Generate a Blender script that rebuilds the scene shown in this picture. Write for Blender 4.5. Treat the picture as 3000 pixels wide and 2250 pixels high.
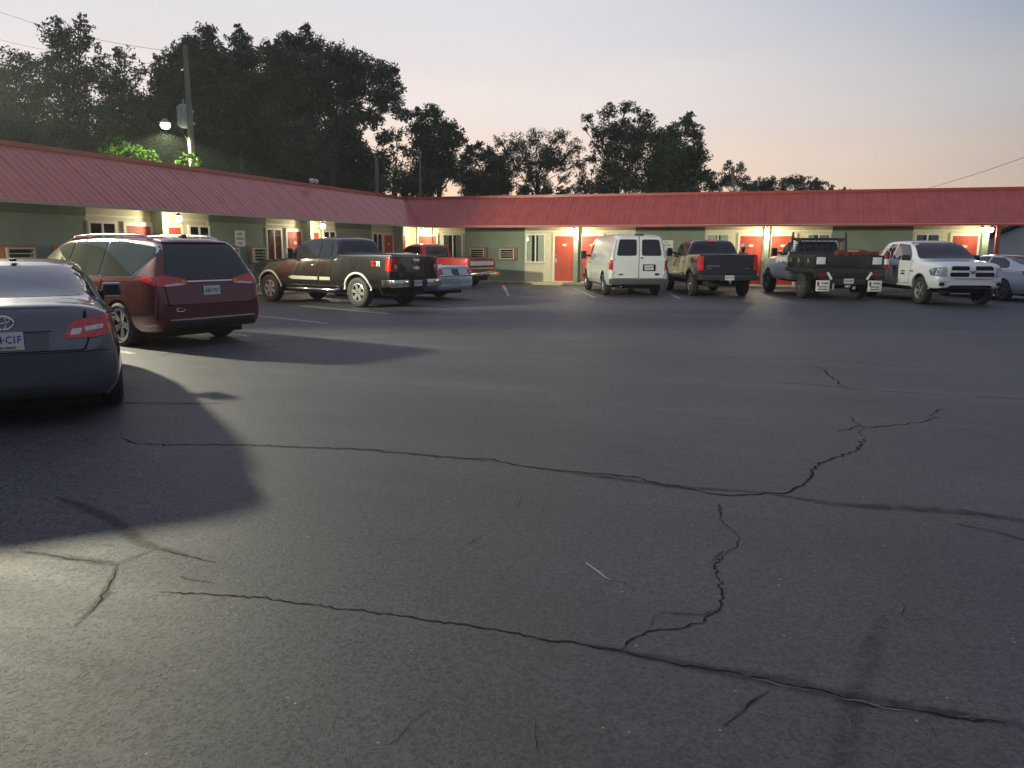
import bpy, bmesh, math, random
from math import sin, cos, pi, radians, sqrt, exp
from mathutils import Vector, Matrix, noise
from mathutils.bvhtree import BVHTree

for o in list(bpy.data.objects):
    bpy.data.objects.remove(o)
SC = bpy.context.scene
COL = SC.collection

# ------------------------------------------------------------------ camera
YAW, PITCH, ROLL, FPX, EYE = 0.3157, 0.1732, 0.0046, 2278.35, 1.6
_f0 = Vector((-sin(YAW), cos(YAW), 0)); _r0 = Vector((cos(YAW), sin(YAW), 0)); _u0 = Vector((0, 0, 1))
CF = _f0*cos(PITCH) - _u0*sin(PITCH)
_u = _f0*sin(PITCH) + _u0*cos(PITCH)
CR = _r0*cos(ROLL) + _u*sin(ROLL)
CU = -_r0*sin(ROLL) + _u*cos(ROLL)
cam_data = bpy.data.cameras.new("camera")
cam_data.sensor_width = 36
cam_data.lens = 36*FPX/3000
cam_data.clip_end = 2000
cam = bpy.data.objects.new("camera", cam_data)
cam.matrix_world = Matrix(((CR.x, CU.x, -CF.x, 0), (CR.y, CU.y, -CF.y, 0), (CR.z, CU.z, -CF.z, EYE), (0, 0, 0, 1)))
COL.objects.link(cam)
SC.camera = cam

def at(px, py, depth):
    "world point of a spot measured in the photograph, at a distance along the view axis"
    return Vector((0, 0, EYE)) + (CF*FPX + CR*(px-1500) - CU*(py-1125))*(depth/FPX)

def gnd(px, py, z=0.0):
    d = CF*FPX + CR*(px-1500) - CU*(py-1125)
    t = (z-EYE)/d.z
    return Vector((d.x*t, d.y*t, z))

# ------------------------------------------------------------------ view + world (dusk sky)
SC.view_settings.view_transform = 'Standard'
SC.view_settings.look = 'None'
SC.view_settings.exposure = 0.0
SC.view_settings.gamma = 1.0
SC.render.resolution_x, SC.render.resolution_y = 1024, 768
W = bpy.data.worlds.new("World"); SC.world = W; W.use_nodes = True

def build_world():
    nt = W.node_tree; nt.nodes.clear()
    N = nt.nodes.new; L = nt.links.new
    out = N('ShaderNodeOutputWorld'); bg = N('ShaderNodeBackground'); bg.inputs['Strength'].default_value = 1.05
    tc = N('ShaderNodeTexCoord'); sep = N('ShaderNodeSeparateXYZ')
    L(tc.outputs['Generated'], sep.inputs[0])
    def ramp(stops):
        r = N('ShaderNodeValToRGB'); cr = r.color_ramp; cr.interpolation = 'EASE'
        while len(cr.elements) > 1: cr.elements.remove(cr.elements[-1])
        cr.elements[0].position = stops[0][0]; cr.elements[0].color = (*stops[0][1], 1)
        for p, c in stops[1:]:
            e = cr.elements.new(p); e.color = (*c, 1)
        L(sep.outputs[2], r.inputs[0]); return r
    # towards the afterglow / opposite side, by height
    warm = ramp([(0.0, (1.0, .66, .42)), (.05, (.98, .71, .52)), (.10, (.92, .73, .61)), (.17, (.845, .77, .745)), (.27, (.74, .725, .765)), (.6, (.56, .57, .68)), (1.0, (.44, .46, .58))])
    cool = ramp([(0.0, (.42, .35, .29)), (.09, (.38, .34, .31)), (.16, (.35, .36, .39)), (.27, (.17, .255, .37)), (.6, (.24, .29, .42)), (1.0, (.30, .33, .46))])
    back = ramp([(0.0, (.20, .20, .25)), (.15, (.22, .23, .30)), (.4, (.25, .27, .37)), (1.0, (.32, .34, .46))])
    def dot(az):
        m = N('ShaderNodeVectorMath'); m.operation = 'DOT_PRODUCT'
        L(tc.outputs['Generated'], m.inputs[0]); m.inputs[1].default_value = (-sin(az), cos(az), 0); return m
    d1 = dot(radians(32)); mr = N('ShaderNodeMapRange'); mr.interpolation_type = 'SMOOTHSTEP'
    L(d1.outputs['Value'], mr.inputs[0]); mr.inputs[1].default_value = .52; mr.inputs[2].default_value = .985
    m1 = N('ShaderNodeMix'); m1.data_type = 'RGBA'
    L(mr.outputs[0], m1.inputs['Factor']); L(cool.outputs[0], m1.inputs['A']); L(warm.outputs[0], m1.inputs['B'])
    mr2 = N('ShaderNodeMapRange'); mr2.interpolation_type = 'SMOOTHSTEP'
    L(d1.outputs['Value'], mr2.inputs[0]); mr2.inputs[1].default_value = -.5; mr2.inputs[2].default_value = .55
    m2 = N('ShaderNodeMix'); m2.data_type = 'RGBA'
    L(mr2.outputs[0], m2.inputs['Factor']); L(back.outputs[0], m2.inputs['A']); L(m1.outputs['Result'], m2.inputs['B'])
    # real twilight sky scattered over the hand-set afterglow colours
    sky = N('ShaderNodeTexSky'); sky.sky_type = 'NISHITA'; sky.sun_disc = False
    sky.sun_elevation = radians(1.0); sky.sun_rotation = radians(-32); sky.altitude = 200
    sc = N('ShaderNodeVectorMath'); sc.operation = 'SCALE'; sc.inputs['Scale'].default_value = 0.008
    L(sky.outputs[0], sc.inputs[0])
    # faint high cloud streaks
    mp = N('ShaderNodeMapping'); mp.inputs['Scale'].default_value = (1.2, 1.2, 7)
    L(tc.outputs['Generated'], mp.inputs[0])
    nz = N('ShaderNodeTexNoise'); nz.inputs['Scale'].default_value = 2.2; nz.inputs['Detail'].default_value = 6
    L(mp.outputs[0], nz.inputs[0])
    mr3 = N('ShaderNodeMapRange'); L(nz.outputs[0], mr3.inputs[0])
    mr3.inputs[1].default_value = .3; mr3.inputs[2].default_value = .7; mr3.inputs[3].default_value = .965; mr3.inputs[4].default_value = 1.035
    s2 = N('ShaderNodeVectorMath'); s2.operation = 'SCALE'
    L(m2.outputs['Result'], s2.inputs[0]); L(mr3.outputs[0], s2.inputs['Scale'])
    add = N('ShaderNodeVectorMath'); add.operation = 'ADD'
    L(s2.outputs[0], add.inputs[0]); L(sc.outputs[0], add.inputs[1])
    L(add.outputs[0], bg.inputs['Color']); L(bg.outputs[0], out.inputs['Surface'])
build_world()

# low afterglow light from behind the trees (the sun has just set)
sl = bpy.data.lights.new('sun', 'SUN'); sl.energy = .12; sl.angle = radians(25); sl.color = (1, .72, .5)
so = bpy.data.objects.new('sun', sl); COL.objects.link(so)
so.rotation_euler = (radians(84), 0, radians(180+32))

# ------------------------------------------------------------------ materials
MATS = {}
def mat(name, col, rough=.5, metal=0.0, coat=0.0, var=.06, scale=6.0, emit=None, estr=0, spec=.5, bump=0, bscale=60, stretch=(1, 1, 1), rvar=0.0, alpha=None):
    if name in MATS: return MATS[name]
    m = bpy.data.materials.new(name); m.use_nodes = True
    nt = m.node_tree; b = nt.nodes['Principled BSDF']
    b.inputs['Roughness'].default_value = rough; b.inputs['Metallic'].default_value = metal
    b.inputs['Coat Weight'].default_value = coat; b.inputs['Coat Roughness'].default_value = .04
    b.inputs['Specular IOR Level'].default_value = spec
    tc = nt.nodes.new('ShaderNodeTexCoord'); mp = nt.nodes.new('ShaderNodeMapping'); mp.inputs['Scale'].default_value = stretch
    nt.links.new(tc.outputs['Object'], mp.inputs[0])
    nz = nt.nodes.new('ShaderNodeTexNoise'); nz.inputs['Scale'].default_value = scale; nz.inputs['Detail'].default_value = 5
    nt.links.new(mp.outputs[0], nz.inputs['Vector'])
    r = nt.nodes.new('ShaderNodeValToRGB')
    r.color_ramp.elements[0].position = .3; r.color_ramp.elements[1].position = .7
    r.color_ramp.elements[0].color = (*[c*(1-var) for c in col], 1); r.color_ramp.elements[1].color = (*[min(1, c*(1+var)) for c in col], 1)
    nt.links.new(nz.outputs[0], r.inputs[0]); nt.links.new(r.outputs[0], b.inputs['Base Color'])
    if rvar:
        mr = nt.nodes.new('ShaderNodeMapRange'); nt.links.new(nz.outputs[0], mr.inputs[0])
        mr.inputs[3].default_value = max(0, rough-rvar); mr.inputs[4].default_value = rough+rvar
        nt.links.new(mr.outputs[0], b.inputs['Roughness'])
    if bump:
        n2 = nt.nodes.new('ShaderNodeTexNoise'); n2.inputs['Scale'].default_value = bscale; n2.inputs['Detail'].default_value = 3
        nt.links.new(mp.outputs[0], n2.inputs['Vector'])
        bp = nt.nodes.new('ShaderNodeBump'); bp.inputs['Strength'].default_value = bump; bp.inputs['Distance'].default_value = .02
        nt.links.new(n2.outputs[0], bp.inputs['Height']); nt.links.new(bp.outputs[0], b.inputs['Normal'])
    if emit:
        b.inputs['Emission Color'].default_value = (*emit, 1); b.inputs['Emission Strength'].default_value = estr
    if alpha is not None: b.inputs['Alpha'].default_value = alpha
    MATS[name] = m
    return m

def glass_clear(name, tint=(.75, .8, .8)):
    if name in MATS: return MATS[name]
    m = bpy.data.materials.new(name); m.use_nodes = True; nt = m.node_tree; nt.nodes.clear()
    o = nt.nodes.new('ShaderNodeOutputMaterial'); mx = nt.nodes.new('ShaderNodeMixShader')
    tr = nt.nodes.new('ShaderNodeBsdfTransparent'); tr.inputs[0].default_value = (*tint, 1)
    gl = nt.nodes.new('ShaderNodeBsdfGlossy'); gl.inputs['Roughness'].default_value = .02
    fr = nt.nodes.new('ShaderNodeFresnel'); fr.inputs['IOR'].default_value = 1.6
    nz = nt.nodes.new('ShaderNodeTexNoise'); nz.inputs['Scale'].default_value = 2
    bp = nt.nodes.new('ShaderNodeBump'); bp.inputs['Strength'].default_value = .03
    nt.links.new(nz.outputs[0], bp.inputs['Height']); nt.links.new(bp.outputs[0], gl.inputs['Normal'])
    nt.links.new(fr.outputs[0], mx.inputs[0]); nt.links.new(tr.outputs[0], mx.inputs[1]); nt.links.new(gl.outputs[0], mx.inputs[2])
    nt.links.new(mx.outputs[0], o.inputs[0]); MATS[name] = m; return m

M_tint = mat('car_glass', (.012, .014, .018), .03, spec=.7, var=.2, scale=2)
M_pane_car = mat('clear_rear_glass', (.035, .035, .035), .05, spec=.7, var=.4, scale=4)
M_tyre = mat('tyre_rubber', (.030, .030, .030), .75, var=.25, scale=20, bump=.3, bscale=40)
M_alloy = mat('wheel_alloy', (.62, .62, .60), .28, metal=.85, var=.08, scale=12)
M_alloyd = mat('wheel_alloy_dark', (.22, .22, .22), .35, metal=.7, var=.1, scale=12)
M_well = mat('black_void', (.008, .008, .008), .9, var=.2)
M_blackpl = mat('black_plastic', (.02, .02, .021), .45, var=.25, scale=15, bump=.1, bscale=200)
M_chrome = mat('chrome', (.75, .75, .75), .12, metal=1, var=.03)
M_redlens = mat('red_lens', (.55, .016, .016), .12, coat=1, var=.35, scale=25)
M_dimred = mat('dark_red_lens', (.14, .012, .012), .35, coat=.5, var=.3, scale=20)  # darker, rougher red lens for the flatbed's lamps
M_whitelens = mat('white_lens', (.62, .60, .58), .12, coat=1, var=.25, scale=30)
M_orangelens = mat('orange_lens', (.6, .18, .03), .15, coat=1, var=.2, scale=30)
M_headlens = mat('headlight_lens', (.42, .44, .45), .08, metal=.6, coat=1, var=.6, scale=14)
M_plate = mat('plate_white', (.62, .65, .70), .4, var=.05, scale=12)
M_ink = mat('plate_ink', (.03, .05, .16), .5)
M_black = mat('black_paint', (.012, .012, .013), .35, coat=.4, var=.3, scale=8)
M_under = mat('underbody', (.012, .011, .010), .8, var=.4, scale=5)
M_white = mat('white_paint', (.70, .73, .74), .3, coat=1, var=.03, scale=1.5, rvar=.05)

# ------------------------------------------------------------------ mesh helpers
def finish(bm, name, m, parent=None, smooth=None, loc=None):
    me = bpy.data.meshes.new(name)
    if smooth is not None:
        a = radians(smooth)
        for f in bm.faces: f.smooth = True
        for e in bm.edges:
            if len(e.link_faces) == 2 and e.calc_face_angle(0) > a: e.smooth = False
    bm.to_mesh(me); bm.free()
    for mm in (m if isinstance(m, (list, tuple)) else [m]): me.materials.append(mm)
    o = bpy.data.objects.new(name, me); COL.objects.link(o)
    if parent: o.parent = parent
    if loc is not None: o.location = loc
    return o

def tag(o, label=None, cat=None, group=None, kind=None):
    if label: o['label'] = label
    if cat: o['category'] = cat
    if group: o['group'] = group
    if kind: o['kind'] = kind
    return o

def empty(name, loc=(0, 0, 0), rz=0, label=None, cat=None, group=None):
    o = bpy.data.objects.new(name, None); COL.objects.link(o); o.location = loc; o.rotation_euler = (0, 0, rz)
    o.empty_display_size = .2
    return tag(o, label, cat, group)

def bx(bm, x0, x1, y0, y1, z0, z1, bev=0, mi=0):
    vs = [bm.verts.new((x, y, z)) for x in (x0, x1) for y in (y0, y1) for z in (z0, z1)]
    fs = [bm.faces.new([vs[i] for i in q]) for q in ((0, 1, 3, 2), (4, 6, 7, 5), (0, 4, 5, 1), (2, 3, 7, 6), (0, 2, 6, 4), (1, 5, 7, 3))]
    for f in fs: f.material_index = mi
    if bev:
        es = list({e for f in fs for e in f.edges})
        bmesh.ops.bevel(bm, geom=es, offset=bev, segments=2, affect='EDGES', profile=.6)
    return vs

def tube(bm, pts, rad, n=8, cap=True, mi=0):
    "tapered tube through points; rad is a number or list"
    pts = [Vector(p) for p in pts]
    if not isinstance(rad, (list, tuple)): rad = [rad]*len(pts)
    rings = []; prev = None
    for i, p in enumerate(pts):
        d = (pts[min(i+1, len(pts)-1)]-pts[max(i-1, 0)]).normalized()
        a = Vector((0, 0, 1)) if abs(d.z) < .9 else Vector((1, 0, 0))
        u = d.cross(a).normalized() if prev is None else (prev-d*prev.dot(d)).normalized()
        prev = u; v = d.cross(u)
        rings.append([bm.verts.new(p+(u*cos(2*pi*k/n)+v*sin(2*pi*k/n))*rad[i]) for k in range(n)])
    for a, b in zip(rings, rings[1:]):
        for k in range(n):
            f = bm.faces.new((a[k], a[(k+1) % n], b[(k+1) % n], b[k])); f.material_index = mi
    if cap:
        for r in (rings[0][::-1], rings[-1]):
            f = bm.faces.new(r); f.material_index = mi
    return rings

def lathe(bm, prof, n=28, mi=0, axis='Y', c=(0, 0, 0)):
    "closed revolve of (r, h) profile about an axis"
    rings = []
    for r, h in prof:
        ring = []
        for k in range(n):
            a = 2*pi*k/n
            if axis == 'Y': p = (c[0]+r*cos(a), c[1]+h, c[2]+r*sin(a))
            else: p = (c[0]+r*cos(a), c[1]+r*sin(a), c[2]+h)
            ring.append(bm.verts.new(p))
        rings.append(ring)
    for a, b in zip(rings, rings[1:]):
        for k in range(n):
            f = bm.faces.new((a[k], a[(k+1) % n], b[(k+1) % n], b[k])); f.material_index = mi
    for ring in (rings[0], rings[-1]):
        if (ring[0].co-ring[n//2].co).length < .02:
            f = bm.faces.new(ring); f.material_index = mi
    return rings

def text_obj(s, size, m, parent, mw, name='lettering', depth=.002, bold=0.0, label=None, sx=1):
    cu = bpy.data.curves.new('txt', 'FONT'); cu.body = s; cu.size = size; cu.align_x = 'CENTER'; cu.align_y = 'CENTER'
    cu.extrude = depth; cu.offset = bold; cu.resolution_u = 2
    t = bpy.data.objects.new('txt', cu); COL.objects.link(t)
    dg = bpy.context.evaluated_depsgraph_get(); dg.update()
    me = bpy.data.meshes.new_from_object(t.evaluated_get(dg))
    bpy.data.objects.remove(t)
    me.materials.clear(); me.materials.append(m)
    me.transform(mw @ Matrix.Diagonal((sx, 1, 1, 1)))
    o = bpy.data.objects.new(name, me); COL.objects.link(o); o.parent = parent
    if label: o['label'] = label
    return o

def face_mat(origin, facing):
    "matrix for text laid on a plane whose outward normal is `facing` (horizontal)"
    n = Vector(facing).normalized(); up = Vector((0, 0, 1)); r = up.cross(n).normalized(); up = n.cross(r)
    return Matrix(((r.x, up.x, n.x, origin[0]), (r.y, up.y, n.y, origin[1]), (r.z, up.z, n.z, origin[2]), (0, 0, 0, 1)))

def rpoly(pts, r=.04, n=3):
    "polygon with rounded corners"
    out = []; k = len(pts)
    for i in range(k):
        p = Vector(pts[i]).to_2d(); a = Vector(pts[i-1]).to_2d(); b = Vector(pts[(i+1) % k]).to_2d()
        da = a-p; db = b-p; rr = min(r, da.length*.45, db.length*.45)
        s = p+da.normalized()*rr; e = p+db.normalized()*rr
        for j in range(n+1):
            t = j/n; out.append(tuple(s*(1-t)**2+p*2*t*(1-t)+e*t*t))
    return out

VIEWS = {'L': (Vector((1, 0, 0)), Vector((0, 0, 1)), Vector((0, -1, 0)), Vector((0, 5, 0))),
         'R': (Vector((1, 0, 0)), Vector((0, 0, 1)), Vector((0, 1, 0)), Vector((0, -5, 0))),
         'B': (Vector((0, 1, 0)), Vector((0, 0, 1)), Vector((1, 0, 0)), Vector((-9, 0, 0))),
         'F': (Vector((0, 1, 0)), Vector((0, 0, 1)), Vector((-1, 0, 0)), Vector((12, 0, 0))),
         'T': (Vector((1, 0, 0)), Vector((0, 1, 0)), Vector((0, 0, -1)), Vector((0, 0, 6)))}

# ------------------------------------------------------------------ vehicles
def evaluated(o):
    dg = bpy.context.evaluated_depsgraph_get(); dg.update()
    return bpy.data.meshes.new_from_object(o.evaluated_get(dg))

class Car:
    def __init__(s, name, label, cat, x, y, az, st, arches, paint, cuts=(), sub=2, group=None, crease=None, bodyname='body', well_w=.34, z=0):
        s.root = empty(name, (x, y, z), radians(90+az), label, cat, group)
        s.paint = paint
        bm = bmesh.new(); rings = []
        cl = bm.edges.layers.float.new('crease_edge')
        for (X, zb, wb, zm, wm, zs, ws, zr, wr) in st:
            h = zr-zs; k = min(.06, h*.35)
            P = [(0, zb), (wb*.6, zb), (wb, zb), (wm, zb+.4*(zm-zb)), (wm, zm), (ws+(wm-ws)*.25, zs-.07*min(1, (zs-zm)/.2)), (ws, zs),
                 (ws+(wr-ws)*.55, zs+h*.5), (wr, zr-k), (wr*.82, zr-k*.25), (wr*.4, zr), (0, zr)]
            right = [bm.verts.new((X, -yy, zz)) for yy, zz in P]
            left = [right[0]] + [bm.verts.new((X, yy, zz)) for yy, zz in P[1:-1]] + [right[-1]]
            rings.append((left, right))
        cr = {2: .55, 6: .45, 8: .3} if crease is None else crease
        nP = 12
        for (l0, r0), (l1, r1) in zip(rings, rings[1:]):
            for i in range(nP-1):
                for a, b, flip in ((l0, l1, False), (r0, r1, True)):
                    q = [a[i], b[i], b[i+1], a[i+1]]
                    if flip: q.reverse()
                    bm.faces.new(q)
        for i in range(nP-1):
            for (l, r), flip in ((rings[0], True), (rings[-1], False)):
                q = [l[i], r[i], r[i+1], l[i+1]]
                q = [v for k, v in enumerate(q) if v not in q[:k]]
                if len(q) > 2:
                    if flip: q.reverse()
                    bm.faces.new(q)
        bmesh.ops.recalc_face_normals(bm, faces=bm.faces)
        for (l0, r0), (l1, r1) in zip(rings, rings[1:]):
            for i, v in cr.items():
                for a, b in ((l0, l1), (r0, r1)):
                    e = bm.edges.get((a[i], b[i]))
                    if e: e[cl] = v
        me = bpy.data.meshes.new('t'); bm.to_mesh(me); bm.free()
        me.materials.append(paint); me.materials.append(M_well)
        o = bpy.data.objects.new('t', me); COL.objects.link(o)
        md = o.modifiers.new('s', 'SUBSURF'); md.levels = sub; md.render_levels = sub
        me2 = evaluated(o); bpy.data.objects.remove(o)
        s.bvh = BVHTree.FromPolygons([v.co.copy() for v in me2.vertices], [tuple(p.vertices) for p in me2.polygons])
        # wheel arches and open beds cut out of the closed shell
        cb = bmesh.new()
        for (ax, az_, ar) in arches:
            for sg in (-1, 1):
                n = 32; ri = []
                for yy in (sg*1.3, sg*(s.half(ax)-well_w)):
                    ri.append([cb.verts.new((ax+ar*cos(2*pi*k/n), yy, az_+ar*sin(2*pi*k/n))) for k in range(n)])
                for k in range(n): cb.faces.new((ri[0][k], ri[0][(k+1) % n], ri[1][(k+1) % n], ri[1][k]))
                cb.faces.new(ri[0]); cb.faces.new(ri[1])
        for c in cuts: bx(cb, *c)
        bmesh.ops.recalc_face_normals(cb, faces=cb.faces)
        for f in cb.faces: f.material_index = 1
        cm = bpy.data.meshes.new('c'); cb.to_mesh(cm); cb.free(); cm.materials.append(paint); cm.materials.append(M_well)
        co = bpy.data.objects.new('c', cm); COL.objects.link(co)
        o = bpy.data.objects.new(bodyname, me2); COL.objects.link(o)
        bd = o.modifiers.new('b', 'BOOLEAN'); bd.object = co; bd.operation = 'DIFFERENCE'; bd.solver = 'EXACT'
        me3 = evaluated(o); bpy.data.objects.remove(co); o.modifiers.clear(); o.data = me3
        b2 = bmesh.new(); b2.from_mesh(me3)
        for f in b2.faces: f.smooth = True
        for e in b2.edges:
            if len(e.link_faces) == 2 and (e.calc_face_angle(0) > radians(32) or e.link_faces[0].material_index != e.link_faces[1].material_index): e.smooth = False
        b2.to_mesh(me3); b2.free()
        o.parent = s.root; s.body = o
    def half(s, x, z=.6):
        h = s.bvh.ray_cast(Vector((x, 4, z)), Vector((0, -1, 0)))
        return h[0].y if h[0] else .9
    def hit(s, view, u, v):
        U, V, D, O = VIEWS[view]
        h = s.bvh.ray_cast(O+U*u+V*v, D)
        return h[0]
    def panel(s, name, view, poly, m, off=.009, thick=.03, res=.06, parent=None, mirror=False, r=.03, label=None):
        res = min(res, .06)
        if name in ('window', 'side_window', 'rear_window', 'windshield'): off = max(off, .014)
        if mirror and view in 'LR':
            a = s.panel(name, 'L', poly, m, off, thick, res, parent, False, r, label)
            b = s.panel(name, 'R', poly, m, off, thick, res, parent, False, r, label); return a, b
        if mirror:
            a = s.panel(name, view, poly, m, off, thick, res, parent, False, r, label)
            if view == 'T': q = [(p[0], -p[1]) for p in poly]
            else: q = [(-p[0], p[1]) for p in poly]
            b = s.panel(name, view, q[::-1], m, off, thick, res, parent, False, r, label); return a, b
        U, V, D, O = VIEWS[view]
        poly = rpoly(poly, r) if r else poly
        bm = bmesh.new()
        vs = [bm.verts.new((p[0], p[1], 0)) for p in poly]
        f = bm.faces.new(vs); bmesh.ops.triangulate(bm, faces=[f])
        for ax in (0, 1):
            lo = min(p[ax] for p in poly); hi = max(p[ax] for p in poly)
            k = math.floor(lo/res)+1
            while k*res < hi:
                co = Vector((0, 0, 0)); co[ax] = k*res; no = Vector((0, 0, 0)); no[ax] = 1
                bmesh.ops.bisect_plane(bm, geom=bm.verts[:]+bm.edges[:]+bm.faces[:], plane_co=co, plane_no=no, dist=1e-5)
                k += 1
        bmesh.ops.dissolve_degenerate(bm, edges=bm.edges, dist=1e-5)
        last = None
        todo = []
        for v in bm.verts:
            h = s.bvh.ray_cast(O+U*v.co.x+V*v.co.y, D)[0]
            if h is None: todo.append(v); continue
            v.co = h-D*off; last = v.co.copy()
        ref = [v.co.copy() for v in bm.verts if v not in todo]
        for v in todo:
            q = O+U*v.co.x+V*v.co.y
            dd = sum((r_.dot(D) for r_ in ref))/max(1, len(ref))
            q = q + D*(dd-q.dot(D))
            n = s.bvh.find_nearest(q)[0]; v.co = n-D*off
        for f in bm.faces: f.smooth = True
        be = [e for e in bm.edges if len(e.link_faces) == 1]
        ex = bmesh.ops.extrude_edge_only(bm, edges=be)
        for v in [g for g in ex['geom'] if isinstance(g, bmesh.types.BMVert)]: v.co += D*(thick+off)
        for e in be: e.smooth = False
        bmesh.ops.recalc_face_normals(bm, faces=bm.faces)
        # make sure the front looks outwards
        c = max(bm.faces, key=lambda f: -f.calc_center_median().dot(D))
        if c.normal.dot(D) > 0: bmesh.ops.reverse_faces(bm, faces=bm.faces)
        me = bpy.data.meshes.new(name); bm.to_mesh(me); bm.free(); me.materials.append(m)
        o = bpy.data.objects.new(name, me); COL.objects.link(o); o.parent = parent or s.root
        if label: o['label'] = label
        return o
    def door(s, poly, handle=None, hm=None, sides='LR'):
        for sd in sides:
            d = s.panel('door', sd, poly, s.paint, .006, .01, .12)
            cx = sum(p[0] for p in poly)/len(poly); cz = sum(p[1] for p in poly)/len(poly)
            q = [(cx+(p[0]-cx)*1.0+(.012 if p[0] > cx else -.012), p[1]+(.012 if p[1] > cz else -.012)) for p in poly]
            s.panel('seal', sd, q, M_well, .003, .01, .12, parent=d)
            if handle:
                x, z = handle; h = s.hit(sd, x, z); sg = 1 if sd == 'L' else -1
                b = bmesh.new(); y = h.y+sg*.03
                bx(b, x-.10, x+.10, min(y-sg*.02, y+sg*.015), max(y-sg*.02, y+sg*.015), z-.016, z+.016, .012)
                finish(b, 'handle', hm or M_chrome, d, 40)
    def box(s, name, m, boxes, bev=.01, parent=None, label=None, smooth=40):
        b = bmesh.new()
        for q in boxes: bx(b, *q, bev=bev)
        o = finish(b, name, m, parent or s.root, smooth)
        if label: o['label'] = label
        return o
    def tubep(s, name, m, paths, parent=None, n=8):
        b = bmesh.new()
        for pts, r in paths: tube(b, pts, r, n)
        return finish(b, name, m, parent or s.root, 50)
    def mirror_part(s, x, z, m=None, big=False, sides='LR'):
        for sd in sides:
            sg = 1 if sd == 'L' else -1; h = s.hit(sd, x, z-.03); y = (h.y if h else sg*.85)
            b = bmesh.new(); H = .15 if big else .085; Wd = .10 if big else .11
            y0 = y+sg*(.12 if big else .035); y1 = y0+sg*Wd*2
            bx(b, x-.05, x+.06, min(y0, y1), max(y0, y1), z-H, z+H, .035)
            tube(b, [(x, y-sg*.02, z-.03), (x, y0+sg*.02, z-.02)], .025 if not big else .035, 6)
            o = finish(b, 'mirror', m or M_blackpl, s.root, 50)
            b = bmesh.new(); bx(b, x-.056, x-.05, min(y0, y1)+.03, max(y0, y1)-.03, z-H+.03, z+H-.03)
            finish(b, 'mirror_glass', M_tint, o)
    def wheels(s, xs, track, R, Wd, rr, style='split5', rim=None, sides=(1, -1)):
        rim = rim or M_alloy
        key = (round(R, 3), Wd, rr, style, rim.name)
        if key not in WHEELS: WHEELS[key] = wheel_meshes(R, Wd, rr, style, rim)
        tm, rm = WHEELS[key]
        for x in xs:
            for sg in sides:
                w = bpy.data.objects.new('wheel', tm); COL.objects.link(w); w.parent = s.root
                w.location = (x, sg*track, R); w.rotation_euler = (0, random.uniform(0, 6), 0 if sg > 0 else pi)
                q = bpy.data.objects.new('rim', rm); COL.objects.link(q); q.parent = w
    def under(s, x0, x1, w, z0, z1):
        s.box('underbody', M_under, [(x0, x1, -w, w, z0, z1)], 0)
    def plate(s, x, y, z, txt, facing=(-1, 0, 0), sub=None, tint=None, size=.085):
        b = bmesh.new(); sg = facing[0]
        bx(b, min(x, x+sg*.006), max(x, x+sg*.006), y-.1525, y+.1525, z-.077, z+.077, .0)
        p = finish(b, 'license_plate', tint or M_plate, s.root)
        text_obj(txt, size, M_ink, p, face_mat((x+sg*.008, y, z+(.01 if sub else 0)), facing), 'plate_lettering', .001, .001, sx=.8)
        if sub:
            b = bmesh.new(); bx(b, min(x+sg*.006, x+sg*.0075), max(x+sg*.006, x+sg*.0075), y-.13, y+.10, z-.072, z-.040); finish(b, 'plate_sticker', mat('sticker_cream', (.62, .60, .38), .5), p)
            text_obj(sub, .025, M_ink, p, face_mat((x+sg*.009, y-.02, z-.056), facing), 'plate_lettering', .001, .001)
        return p

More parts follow.
